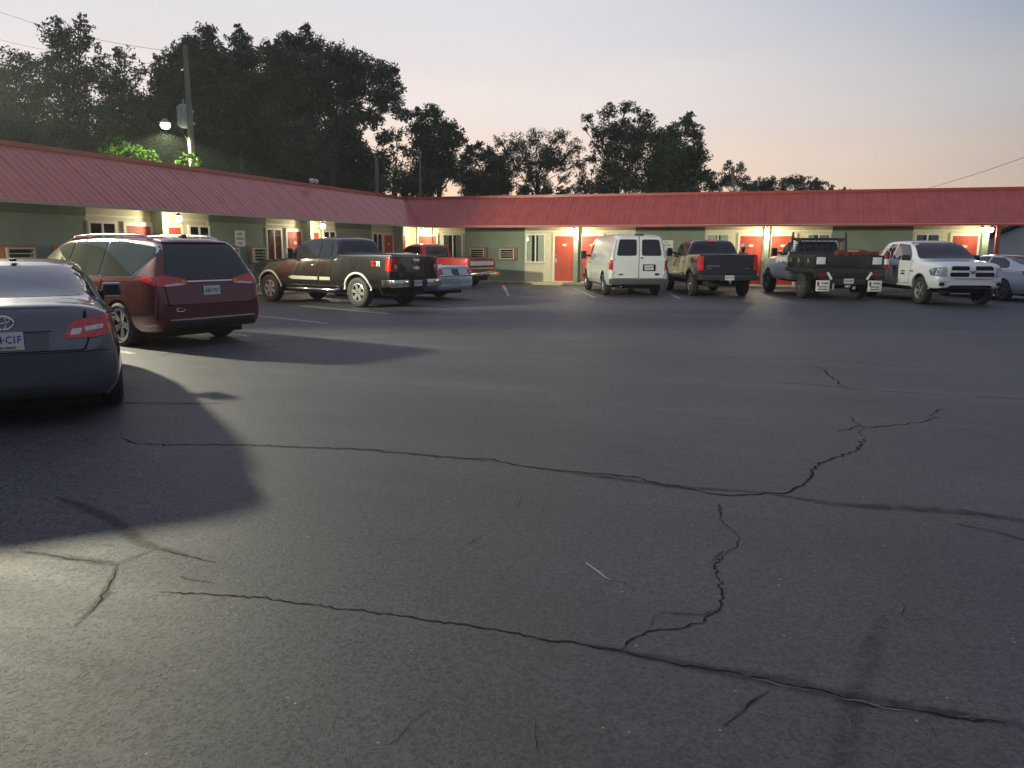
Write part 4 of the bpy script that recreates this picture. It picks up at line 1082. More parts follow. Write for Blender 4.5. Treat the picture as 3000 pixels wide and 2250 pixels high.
TREES = [
 ('tree', 'dark background tree low behind the sparse twiggy tree', [(1390, 560, 40), (1460, 560, 34), (1540, 566, 26), (1650, 560, 24), (1600, 572, 22), (1780, 560, 30)], 60, 1.0, .2, 'A', 21),
 ('tree', 'feathery tree at the far left edge of the photo', [(-60, 300, 80), (10, 240, 58), (60, 190, 52), (20, 330, 75), (95, 290, 60), (60, 400, 75), (-20, 400, 70)], 44, .8, .22, 'B', 1),
 ('tree', 'tall feathery tree whose spiky top is highest at the left', [(165, 105, 42), (238, 85, 30), (205, 150, 52), (262, 130, 30), (150, 190, 46), (200, 240, 64), (125, 255, 45), (262, 225, 45), (205, 330, 74), (200, 410, 65), (170, 65, 20), (236, 52, 14)], 42, .8, .22, 'B', 2),
 ('tree', 'lower feathery tree between the spiky tree and the lamp', [(300, 185, 28), (365, 165, 30), (330, 240, 52), (408, 215, 26), (370, 300, 70), (300, 340, 60), (380, 390, 70), (345, 150, 12)], 43, .8, .22, 'B', 3),
 ('tree', 'dark broad tree right behind the utility pole', [(460, 175, 20), (520, 170, 38), (500, 245, 60), (560, 135, 34), (612, 108, 36), (600, 200, 75), (545, 300, 85), (650, 280, 80), (590, 400, 90), (455, 330, 60), (470, 420, 70)], 45, 1.15, .22, 'A', 4),
 ('tree', 'dark upright tree with narrow top right of the pole', [(702, 120, 34), (735, 165, 34), (690, 190, 55), (725, 270, 65), (745, 360, 85), (670, 400, 80), (700, 85, 14)], 46, 1.15, .22, 'A', 5),
 ('tree', 'largest rounded oak of the dark row, left of centre', [(800, 150, 36), (860, 128, 42), (918, 140, 38), (830, 215, 75), (925, 225, 62), (850, 320, 85), (982, 160, 38), (1050, 185, 42), (1112, 215, 42), (1025, 250, 60), (1125, 290, 45), (1160, 255, 26), (1180, 330, 28), (905, 430, 85), (1000, 390, 55), (1085, 350, 34), (1030, 330, 40), (960, 300, 50), (1000, 200, 40), (900, 90, 20), (1150, 210, 24)], 46, 1.2, .21, 'A', 6),
 ('tree', 'lower dark part-hidden tree under the big rounded oak', [(1000, 470, 70), (1100, 480, 50), (1130, 410, 28), (1190, 550, 34), (1050, 430, 30), (1080, 540, 60), (1010, 540, 60)], 50, 1.1, .22, 'A', 7),
 ('tree', 'rounded bright-edged tree left of the thin pole', [(1160, 400, 30), (1185, 440, 26), (1150, 450, 24), (1165, 520, 45), (1120, 545, 40)], 48, .7, .2, 'B', 8),
 ('tree', 'dark tree with twin tops above the roof corner', [(1228, 335, 24), (1272, 330, 30), (1312, 370, 32), (1250, 395, 52), (1310, 430, 46), (1352, 402, 24), (1262, 480, 62), (1372, 440, 20), (1330, 500, 40), (1240, 540, 60)], 50, 1.15, .2, 'A', 9),
 ('tree', 'small dark tree right of the twin-topped tree', [(1402, 425, 20), (1385, 470, 34), (1440, 480, 40), (1420, 540, 50), (1470, 530, 40), (1430, 450, 26), (1460, 480, 30), (1385, 530, 40)], 52, 1.0, .2, 'A', 10),
 ('tree', 'sparse thin tree with the sunset showing through its twigs', [(1463, 412, 22), (1510, 415, 30), (1570, 400, 30), (1636, 405, 32), (1688, 430, 26), (1540, 455, 36), (1620, 470, 40), (1570, 520, 34), (1505, 490, 32), (1655, 520, 22), (1600, 550, 30), (1700, 480, 26), (1490, 450, 34), (1540, 500, 34), (1600, 440, 34), (1580, 480, 34), (1650, 470, 34), (1480, 540, 30), (1530, 560, 26)], 52, .85, .15, 'B', 11),
 ('tree', 'low dark shrubby tree in the bright gap behind the roof', [(1705, 520, 26), (1742, 540, 26), (1690, 556, 30), (1715, 555, 26), (1735, 500, 12)], 54, .7, .18, 'A', 12),
 ('tree', 'tall open-crowned tree right of the bright sunset gap', [(1722, 350, 20), (1780, 330, 28), (1834, 318, 26), (1880, 340, 26), (1760, 385, 28), (1830, 385, 40), (1885, 400, 36), (1805, 445, 34), (1850, 470, 40), (1850, 540, 38), (1745, 425, 18), (1712, 375, 12), (1780, 500, 38), (1755, 550, 40), (1735, 465, 22), (1800, 390, 40), (1860, 430, 42), (1900, 360, 26), (1820, 520, 44), (1780, 440, 30)], 50, .95, .19, 'B', 13),
 ('tree', 'dense dark tree leaning up to a point on its right', [(1930, 410, 36), (1975, 395, 34), (2012, 355, 24), (2032, 390, 30), (1962, 470, 66), (2032, 460, 46), (2000, 530, 60), (1925, 530, 60), (2066, 520, 28), (2025, 335, 12)], 51, 1.2, .2, 'A', 14),
 ('tree', 'small tree with a flat tuft behind the right pole', [(2132, 487, 18), (2165, 492, 20), (2120, 530, 28), (2182, 535, 22), (2090, 545, 30), (2150, 520, 26), (2205, 555, 22)], 56, .9, .18, 'B', 15),
 ('tree', 'low rounded tree above the right roof, left of two', [(2230, 538, 20), (2262, 535, 20), (2200, 552, 24), (2290, 548, 24), (2245, 556, 26), (2180, 560, 24)], 62, 1.0, .2, 'A', 16),
 ('tree', 'lowest rounded tree fading out above the right roof', [(2322, 532, 22), (2350, 530, 18), (2380, 538, 20), (2408, 546, 18), (2340, 555, 24), (2435, 554, 14), (2465, 558, 12), (2490, 562, 9), (2385, 560, 22)], 64, 1.0, .2, 'A', 17),
 ('tree', 'dark background tree low behind the far left roof', [(100, 430, 80), (230, 450, 80), (-20, 470, 80), (330, 450, 70)], 52, 1.2, .28, 'A', 18),
 ('tree', 'dark background tree low behind the transformer pole', [(480, 450, 80), (620, 470, 85), (560, 380, 70), (740, 470, 70), (400, 420, 60)], 54, 1.25, .28, 'A', 19),
 ('tree', 'dark background tree low behind the big oak', [(850, 480, 90), (960, 500, 70), (780, 430, 60), (1060, 530, 50)], 55, 1.25, .28, 'A', 20),
]
for (nm, lb, lobes, dp, de, lf, mm, sd) in TREES:
    tree(nm, lb, lobes, dp, de, lf, {'A': M_leafA, 'B': M_leafB}[mm], sd, group=TG)
tree('shrub', 'bright green lit shrub poking over the left roof, largest of three', [(335, 420, 28), (298, 424, 20), (372, 430, 26), (350, 406, 14), (318, 412, 18), (400, 446, 22), (340, 460, 40), (315, 450, 20), (385, 470, 30)], 31, .9, .17, M_leafC, 31, cat='shrub', group='lit shrubs behind the left roof', tr=.06)
tree('shrub', 'small green lit shrub between the largest shrub and the pole', [(430, 452, 20), (455, 458, 18), (415, 470, 18), (440, 490, 26)], 31.5, .9, .15, M_leafC, 32, cat='shrub', group='lit shrubs behind the left roof', tr=.05)
tree('shrub', 'green lit shrub touching the foot of the utility pole', [(555, 455, 16), (540, 470, 16), (565, 480, 22), (520, 484, 14)], 32.0, .9, .15, M_leafC, 33, cat='shrub', group='lit shrubs behind the left roof', tr=.05)

# ------------------------------------------------------------------ the vehicles
def carpaint(name, col, metal=.5, rough=.28, coat=1.0, var=.05):
    return mat(name, col, rough, metal=metal, coat=coat, var=var, scale=1.2, rvar=.05)

def pickup_st(rear, cab, wtop, cowl, front, zrail, zbelt, zroof, zhood, zb=.50, W=1.0, tum=.30, nose=0.0):
    s = []
    s.append((rear-.015, zb+.22, W-.12, .85, W-.06, zrail-.03, W-.09, zrail, W-.14))
    s.append((rear+.02, zb+.12, W-.09, .85, W-.02, zrail-.02, W-.05, zrail+.01, W-.10))
    s.append((rear+.12, zb+.04, W-.07, .88, W, zrail-.02, W-.045, zrail+.015, W-.10))
    s.append(((rear+cab)/2, zb, W-.07, .88, W+.01, zrail-.02, W-.045, zrail+.015, W-.10))
    s.append((cab-.05, zb, W-.07, .88, W, zrail-.02, W-.045, zrail+.015, W-.10))
    s.append((cab-.01, zb, W-.07, .88, W, zbelt, W-.045, zbelt+.10, W-.12))
    s.append((cab+.07, zb, W-.07, .88, W, zbelt, W-.045, zroof-.07, W-tum+.02))
    s.append((cab+.22, zb, W-.07, .88, W, zbelt, W-.045, zroof-.005, W-tum))
    m = (cab+.2+wtop)/2
    s.append((m, zb, W-.07, .88, W, zbelt, W-.045, zroof+.01, W-tum+.01))
    s.append((wtop, zb, W-.07, .88, W, zbelt-.01, W-.045, zroof-.03, W-tum))
    s.append((wtop+(cowl-wtop)*.5, zb, W-.07, .88, W, zbelt-.03, W-.05, zbelt+(zroof-zbelt)*.62, W-tum+.06))
    s.append((cowl, zb, W-.07, .88, W, zbelt-.05, W-.07, zhood+.05, W-.16))
    s.append((cowl+.35, zb, W-.07, .88, W, zhood-.06, W-.09, zhood+.03, W-.22))
    s.append((front-.50, zb, W-.08, .86, W-.01, zhood-.08, W-.10, zhood+.01, W-.26))
    s.append((front-.22, zb, W-.10, .85, W-.03, zhood-.10, W-.12, zhood-.02, W-.28))
    s.append((front-.08, zb+.01, W-.14, .84, W-.07, zhood-.14, W-.16, zhood-.07, W-.34))
    s.append((front-.02, zb+.03, W-.22, .82, W-.15, zhood-.20, W-.24, zhood-.15, W-.42))
    s.append((front, zb+.12, W-.36, .80, W-.28, zhood-.28, W-.36, zhood-.24, W-.52))
    return s

def arch_lip(c, x, z, r, m, sides='LR', a0=6, a1=174, wd=.045, name='arch_trim'):
    for sd in sides:
        sg = 1 if sd == 'L' else -1; b = bmesh.new(); n = 22; pr = None
        for k in range(n+1):
            a = radians(a0+(a1-a0)*k/n); row = []
            for rr in (r-.012, r+wd):
                px, pz = x+rr*cos(a), z+rr*sin(a)
                h = c.hit(sd, px, max(pz, .42)); y = abs(h.y) if h else .95
                row.append((px, y, pz))
            v = [b.verts.new((row[0][0], sg*(row[0][1]-.05), row[0][2])), b.verts.new((row[0][0], sg*(row[0][1]+.016), row[0][2])), b.verts.new((row[1][0], sg*(row[1][1]+.014), row[1][2])), b.verts.new((row[1][0], sg*(row[1][1]-.02), row[1][2]))]
            if pr:
                for j in range(3): b.faces.new((pr[j], v[j], v[j+1], pr[j+1]))
            pr = v
        bmesh.ops.recalc_face_normals(b, faces=b.faces); finish(b, name, m, c.root, 60)

def pickup_glass(c, cab, wtop, cowl, zbelt, zroof, W, rearw=True, doors=(), tum=.30):
    hw = W-tum-.02
    c.panel('rear_window', 'B', [(-hw-.06, zbelt+.06), (hw+.06, zbelt+.06), (hw-.05, zroof-.11), (-hw+.05, zroof-.11)], M_tint, .006, .02, .12, r=.05)
    c.panel('windshield', 'F', [(-hw-.14, zbelt+.06), (hw+.14, zbelt+.06), (hw+.0, zroof-.07), (-hw, zroof-.07)], M_tint, .006, .02, .12, r=.06)

# --- grey sedan, lower left
def grey_sedan():
    P = carpaint('slate_grey_paint', (.085, .095, .112), .5, .28)
    st = [(-1.10, .40, .45, .55, .56, .66, .56, .68, .50), (-1.085, .34, .66, .54, .74, .70, .72, .74, .64), (-1.02, .28, .74, .56, .84, .84, .79, .88, .68),
          (-1.00, .27, .76, .58, .86, .99, .80, 1.05, .68), (-.93, .26, .78, .60, .88, 1.02, .80, 1.095, .66), (-.60, .24, .80, .62, .90, 1.01, .81, 1.115, .66),
          (-.32, .22, .82, .62, .91, 1.00, .82, 1.14, .64), (.15, .2, .82, .62, .91, .99, .83, 1.30, .60), (.62, .2, .82, .62, .91, .98, .83, 1.43, .57), (1.3, .2, .82, .62, .91, .97, .84, 1.475, .58),
          (1.9, .2, .82, .62, .91, .96, .84, 1.44, .57), (2.4, .2, .82, .62, .91, .95, .83, 1.22, .64), (2.85, .2, .82, .6, .90, .92, .82, 1.02, .70), (3.3, .22, .8, .58, .87, .80, .76, .90, .6), (3.6, .25, .7, .5, .76, .66, .66, .72, .5), (3.72, .32, .5, .48, .56, .55, .5, .6, .4)]
    c = Car('sedan', 'dark slate grey sedan seen from behind, cut off by the left edge of the photo', 'car', -6.95, 5.66, 46.3, st, [(0, .33, .36), (2.776, .33, .36)], P)
    c.under(-.8, 3.4, .7, .16, .4)
    c.panel('rear_window', 'B', [(-.66, 1.135), (.66, 1.135), (.50, 1.40), (-.50, 1.40)], mat('rear_glass_blue', (.05, .065, .09), .06, spec=.8, var=.3, scale=3), .006, .02, .08, r=.07)
    c.panel('windshield', 'F', [(-.66, 1.04), (.66, 1.04), (.5, 1.40), (-.5, 1.40)], M_tint, .006, .02, .1)
    c.panel('side_window', 'L', [(-.28, 1.03), (.72, 1.02), (.72, 1.38), (.35, 1.36), (.0, 1.22)], M_tint, mirror=True, off=.005, r=.03)
    c.panel('side_window', 'L', [(.80, 1.02), (1.55, 1.01), (1.55, 1.40), (.80, 1.39)], M_tint, mirror=True, off=.005)
    c.panel('side_window', 'L', [(1.63, 1.01), (2.45, 1.0), (2.0, 1.37), (1.63, 1.40)], M_tint, mirror=True, off=.005)
    c.door([(.35, .40), (1.58, .35), (1.58, .97), (.72, .98), (.36, .62)], (.75, .86), P); c.door([(1.62, .35), (2.55, .38), (2.52, .94), (1.62, .97)], (1.8, .85), P)
    # deck lid, bumper step and lamps
    tl = c.panel('boot_lid', 'B', [(-.60, .70), (.60, .70), (.64, .80), (.60, .90), (.62, 1.06), (-.62, 1.06), (-.60, .90), (-.64, .80)], P, .008, .02, .08, r=.03)
    c.panel('seal', 'B', [(-.615, .688), (.615, .688), (.655, .80), (.635, 1.066), (-.635, 1.066), (-.655, .80)], M_well, .003, .02, .08, parent=tl)
    for sg in (1, -1):
        t = c.panel('taillight', 'B', [(sg*.45, .80), (sg*.70, .80), (sg*.845, .835), (sg*.85, .96), (sg*.80, 1.0), (sg*.55, .95), (sg*.50, .90)][::sg], M_redlens, .014, .03, .05, r=.02)
        c.panel('reverse_lens', 'B', [(sg*.50, .825), (sg*.58, .83), (sg*.60, .885), (sg*.52, .88)][::sg], M_whitelens, .018, .02, .05, r=.01, parent=t)
        c.panel('reverse_lens', 'B', [(sg*.62, .855), (sg*.76, .875), (sg*.77, .915), (sg*.62, .895)][::sg], M_whitelens, .018, .02, .05, r=.01, parent=t)
        sd = 'L' if sg > 0 else 'R'
        c.panel('taillight', sd, [(-.97, .82), (-.80, .90), (-.74, .97), (-.93, .99)], M_redlens, .012, .03, .05, r=.02)
    c.panel('plate_recess', 'B', [(-.34, .70), (.34, .70), (.34, .86), (-.34, .86)], mat('recess_shadow_paint', (.035, .045, .05), .4, metal=.4, coat=1), .011, .02, .08)
    h = c.hit('B', 0, .795); c.plate(h.x-.040, 0, .795, 'KD4\u00b7C1F', sub='KEN CHINO', size=.088)
    c.panel('chrome_strip', 'B', [(-.36, .868), (.36, .868), (.36, .892), (-.36, .892)], P, .03, .03, .08, r=.008)
    hb = c.hit('B', 0, .945); b = bmesh.new(); n = 28
    for (rx, rz, cz, th) in ((.085, .058, 0, .010), (.030, .055, 0, .007), (.060, .024, .022, .007)):
        tube(b, [(0, rx*cos(2*pi*k/n), cz+rz*sin(2*pi*k/n)) for k in range(n+1)], th, 6, False)
    o = finish(b, 'emblem', M_chrome, c.root, 60); o.location = (hb.x-.014, 0, .945)
    for (s, y, z) in (('LE', -.50, .74),):
        q = c.hit('B', y, z); text_obj(s, .04, M_chrome, c.root, face_mat((q.x-.012, y, z), (-1, 0, 0)), 'emblem_lettering', .003, .002)
    for f_ in (('bumper_seam', [(-.80, .675), (.80, .675), (.80, .683), (-.80, .683)]),):
        c.panel(f_[0], 'B', f_[1], M_well, .004, .01, .08, r=0)
    c.panel('fuel_door', 'R', [(-.42, .74), (-.24, .74), (-.24, .92), (-.42, .92)], P, .006, .01, .1)
    b = bmesh.new(); bx(b, .68, .78, -.03, .03, 1.44, 1.47, .01); finish(b, 'antenna', M_blackpl, c.root, 40)
    c.mirror_part(2.25, 1.06, P); c.wheels((0, 2.776), .80, .33, .215, .215, 'ten')
    c.panel('headlight', 'F', [(.45, .62), (.72, .64), (.76, .76), (.5, .70)], M_headlens, .01, .03, .08, mirror=True)
    return c
grey_sedan()

# --- maroon minivan
def minivan():
    P = carpaint('maroon_paint', (.105, .010, .016), .45, .24)
    st = [(-1.10, .42, .62, .55, .74, .66, .72, .70, .64), (-1.08, .34, .80, .55, .90, .74, .88, .80, .80), (-1.02, .30, .86, .60, .96, 1.0, .92, 1.08, .84),
          (-.99, .28, .88, .65, .98, 1.08, .93, 1.22, .83), (-.80, .26, .9, .65, 1.0, 1.09, .94, 1.66, .70), (-.68, .24, .9, .65, 1.0, 1.09, .945, 1.73, .66), (-.2, .22, .9, .65, 1.0, 1.08, .945, 1.76, .67),
          (.9, .22, .9, .65, 1.01, 1.06, .95, 1.775, .68), (1.9, .22, .9, .65, 1.01, 1.04, .95, 1.75, .67), (2.3, .22, .9, .65, 1.0, 1.03, .94, 1.69, .65), (2.9, .22, .9, .65, 1.0, 1.01, .92, 1.36, .70),
          (3.35, .24, .88, .62, .97, .98, .86, 1.10, .70), (3.7, .26, .84, .6, .92, .88, .78, .98, .6), (3.95, .28, .74, .55, .82, .72, .68, .80, .5), (4.07, .34, .5, .5, .58, .58, .5, .64, .4)]
    c = Car('minivan', 'glossy dark maroon minivan with silver roof rails, parked behind the grey sedan', 'minivan', -9.64, 10.87, 74.5, st, [(0, .36, .40), (3.09, .36, .40)], P)
    c.under(-.8, 3.7, .75, .18, .45)
    c.panel('rear_window', 'B', [(-.78, 1.12), (.78, 1.12), (.60, 1.66), (-.60, 1.66)], M_tint, .010, .02, .1, r=.10)
    c.panel('spoiler', 'B', [(-.60, 1.665), (.60, 1.665), (.56, 1.725), (-.56, 1.725)], P, .05, .08, .1, r=.02)
    gl = mat('green_tint_glass', (.035, .045, .038), .05, spec=.8, var=.3, scale=1.2)
    wp = [(-.78, 1.50), (-.36, 1.14), (3.0, 1.10), (2.55, 1.42), (2.05, 1.62), (1.4, 1.69), (.2, 1.69), (-.72, 1.60)]
    c.panel('window_trim', 'L', [(-.83, 1.53), (-.38, 1.105), (3.08, 1.075), (2.6, 1.44), (2.08, 1.65), (1.4, 1.715), (.2, 1.715), (-.76, 1.63)], M_chrome, .005, .01, .12, mirror=True)
    for q in ([(-.77, 1.50), (-.35, 1.14), (.56, 1.135), (.56, 1.69), (.2, 1.69), (-.72, 1.59)], [(.62, 1.135), (1.62, 1.125), (1.62, 1.685), (.62, 1.69)], [(1.68, 1.125), (2.95, 1.105), (2.55, 1.41), (2.03, 1.615), (1.68, 1.67)]):
        c.panel('side_window', 'L', q, gl, .009, .02, .12, mirror=True)
    c.door([(1.66, .36), (2.66, .36), (2.72, .62), (2.78, 1.06), (1.66, 1.08)], (1.85, .94), P); c.door([(.60, .36), (1.62, .36), (1.62, 1.08), (.50, 1.09), (.50, .62)], (1.45, .94), P)
    tg = c.panel('tailgate', 'B', [(-.78, .70), (.78, .70), (.80, 1.08), (-.80, 1.08)], P, .008, .015, .1, r=.05)
    c.panel('seal', 'B', [(-.795, .688), (.795, .688), (.815, 1.09), (-.815, 1.09)], M_well, .003, .01, .1, parent=tg)
    for sg in (1, -1):
        t = c.panel('taillight', 'B', [(sg*.42, 1.00), (sg*.92, .98), (sg*.93, 1.13), (sg*.80, 1.16), (sg*.45, 1.10)][::sg], M_redlens, .022, .04, .06, r=.02)
        c.panel('reverse_lens', 'B', [(sg*.46, 1.005), (sg*.80, .985), (sg*.82, 1.01), (sg*.56, 1.035)][::sg], M_whitelens, .028, .03, .06, r=.006, parent=t)
        c.panel('signal_lens', 'B', [(sg*.43, 1.02), (sg*.52, 1.02), (sg*.52, 1.08), (sg*.44, 1.08)][::sg], M_orangelens, .027, .03, .06, r=.01, parent=t)
        c.panel('taillight', 'L' if sg > 0 else 'R', [(-1.0, .99), (-.60, 1.10), (-.78, 1.15), (-.99, 1.14)], M_redlens, .014, .03, .06, r=.02)
    c.panel('chrome_bar', 'B', [(-.42, 1.045), (.42, 1.045), (.42, 1.065), (-.42, 1.065)], M_chrome, .03, .03, .1, r=.008)
    c.panel('bumper_strip', 'B', [(-.78, .455), (.78, .455), (.80, .475), (-.80, .475)], M_chrome, .02, .03, .08, r=.005)
    c.panel('bumper_skirt', 'B', [(-.76, .34), (.76, .34), (.80, .44), (-.80, .44)], M_blackpl, .01, .03, .08, r=.02)
    h = c.hit('B', 0, .90); c.plate(h.x-.016, 0, .90, 'AR6 Y57', tint=mat('plate_pale_green', (.58, .66, .60), .4))
    h = c.hit('B', .62, .62)
    mw = Matrix.Translation((h.x-.012, .60, .62)); b = bmesh.new(); n = 20
    tube(b, [(0, .07*cos(2*pi*k/n), .028*sin(2*pi*k/n)) for k in range(n+1)], .006, 5, False); o = finish(b, 'emblem', M_chrome, c.root); o.matrix_local = mw
    for sg in (1, -1):
        b = bmesh.new(); pts = []
        for k in range(11):
            x = -.45+2.5*k/10; h = c.hit('T', x, sg*.60); pts.append((x, sg*.60, h.z+(.055 if 0 < k < 10 else .005)))
        tube(b, pts, .022, 8); finish(b, 'roof_rail', M_chrome, c.root, 60)
    b = bmesh.new(); h = c.hit('T', -.35, 0); bx(b, -.45, -.27, -.035, .035, h.z-.01, h.z+.05, .02); finish(b, 'antenna_fin', P, c.root, 60)
    b = bmesh.new(); tube(b, [(-1.0, -.05, 1.14), (-.985, -.45, 1.16)], .012, 6); finish(b, 'wiper', M_blackpl, c.root)
    c.mirror_part(2.72, 1.14, P); c.wheels((0, 3.09), .885, .36, .235, .245, 'split5')
    c.panel('headlight', 'F', [(.45, .72), (.80, .74), (.84, .86), (.5, .82)], M_headlens, .01, .03, .08, mirror=True)
minivan()

# --- dark pickup (left)
def dark_pickup():
    P = carpaint('graphite_brown_paint', (.009, .0085, .009), .1, .24)
    st = pickup_st(-1.22, .84, 2.30, 3.02, 4.55, 1.37, 1.27, 1.88, 1.24, .50, .99, .29)
    c = Car('pickup_truck', 'dark graphite extended-cab pickup with silver arch trims, beside the maroon minivan', 'pickup truck', -10.21, 19.61, 73.5, st, [(0, .42, .49), (3.64, .42, .49)], P, cuts=[(-1.14, .76, -.80, .80, .92, 1.30)])
    c.under(-1.0, 4.2, .6, .32, .6)
    pickup_glass(c, .84, 2.30, 3.02, 1.27, 1.88, .99)
    c.box('bed_cover', M_blackpl, [(-1.16, .80, -.86, .86, 1.35, 1.40)], .01)
    c.panel('side_window', 'L', [(1.02, 1.36), (1.44, 1.33), (1.42, 1.72), (1.10, 1.72)], M_tint, mirror=True, r=.05)
    c.panel('side_window', 'L', [(1.52, 1.33), (2.86, 1.28), (2.75, 1.36), (2.32, 1.72), (1.86, 1.76), (1.52, 1.75)], M_tint, mirror=True)
    c.door([(1.49, .56), (2.78, .56), (2.82, .9), (2.86, 1.24), (1.49, 1.29)], (1.66, 1.10)); c.door([(.98, .56), (1.45, .56), (1.45, 1.29), (.98, 1.30)])
    mt = mat('brushed_band', (.50, .50, .40), .35, metal=.5)
    c.panel('side_moulding', 'L', [(1.02, .70), (1.44, .70), (1.44, .79), (1.02, .79)], mt, .02, .02, .1, mirror=True, r=.01); c.panel('side_moulding', 'L', [(1.52, .70), (2.6, .70), (2.75, .76), (2.6, .80), (1.52, .79)], mt, .02, .02, .1, mirror=True, r=.01)
    BA = mat('bright_arch_trim', (.55, .55, .53), .35, metal=.35, coat=.5); arch_lip(c, 0, .42, .49, BA, wd=.04); arch_lip(c, 3.64, .42, .49, BA, wd=.04)
    for sd in 'LR':
        sg = 1 if sd == 'L' else -1
        b = bmesh.new(); tube(b, [(.72, sg*.80, .50), (.85, sg*.98, .44), (2.85, sg*.98, .44), (3.0, sg*.80, .50)], .04, 8); finish(b, 'side_step', M_chrome, c.root, 50)
        t = c.panel('taillight', 'B', [(sg*.74, .98), (sg*.95, .98), (sg*.92, 1.33), (sg*.75, 1.33)][::sg], M_redlens, .016, .04, .06, r=.02)
        c.panel('reverse_lens', 'B', [(sg*.75, 1.06), (sg*.83, 1.06), (sg*.83, 1.15), (sg*.75, 1.15)][::sg], M_whitelens, .02, .02, .06, r=.01, parent=t)
        c.panel('taillight', sd, [(-1.20, .98), (-1.06, 1.0), (-1.08, 1.33), (-1.19, 1.33)], M_redlens, .014, .03, .06, r=.03)
        b = bmesh.new(); bx(b, -1.33, -1.18, *sorted((sg*.36, sg*.96)), .56, .76, .03); finish(b, 'bumper', M_chrome, c.root, 45)
        c.box('bumper_end', M_chrome, [(-1.27, -.92, *sorted((sg*.93, sg*1.0)), .58, .76)], .02)
    tg = c.panel('tailgate', 'B', [(-.72, .80), (.72, .80), (.72, 1.36), (-.72, 1.36)], P, .010, .02, .12)
    c.panel('seal', 'B', [(-.735, .785), (.735, .785), (.735, 1.37), (-.735, 1.37)], M_well, .004, .02, .12, parent=tg)
    c.box('tailgate_handle', M_chrome, [(-1.262, -1.24, -.13, .13, 1.20, 1.31)], .02, tg)
    b = bmesh.new()
    bx(b, -1.268, -1.24, -.05, .05, 1.02, 1.11); bx(b, -1.262, -1.241, -.13, -.051, 1.035, 1.085); bx(b, -1.262, -1.241, .051, .13, 1.045, 1.095); finish(b, 'emblem', M_chrome, tg)
    c.box('bumper_step', M_blackpl, [(-1.30, -1.16, -.355, .355, .54, .74)], .02)
    c.plate(-1.315, 0, .66, '4CN 7Y2')
    q = c.hit('L', -.78, 1.20); tm = Matrix.Translation((-.82, q.y+.012, 1.19)) @ Matrix.Rotation(pi, 4, 'Z') @ Matrix.Rotation(radians(90), 4, 'X')
    text_obj('Z', .17, M_redlens, c.root, Matrix.Translation((-.60, q.y+.012, 1.17)) @ Matrix.Rotation(pi, 4, 'Z') @ Matrix.Rotation(radians(90), 4, 'X'), 'decal', .002, .012)
    text_obj('71', .16, M_white, c.root, Matrix.Translation((-.80, q.y+.012, 1.17)) @ Matrix.Rotation(pi, 4, 'Z') @ Matrix.Rotation(radians(90), 4, 'X'), 'decal', .002, .010)
    for (s, y) in (('LT', .58),):
        text_obj(s, .06, M_chrome, tg, face_mat((-1.25, y, .90), (-1, 0, 0)), 'emblem_lettering', .003, .002)
    c.mirror_part(2.55, 1.42, None, True); c.wheels((0, 3.64), .86, .405, .265, .24, 'six')
    c.panel('headlight', 'F', [(.55, .95), (.85, .95), (.85, 1.10), (.55, 1.10)], M_headlens, .01, .03, .08, mirror=True)
    b = bmesh.new(); bx(b, 4.46, 4.62, -.9, .9, .5, .72, .04); finish(b, 'bumper', M_chrome, c.root, 45)
dark_pickup()

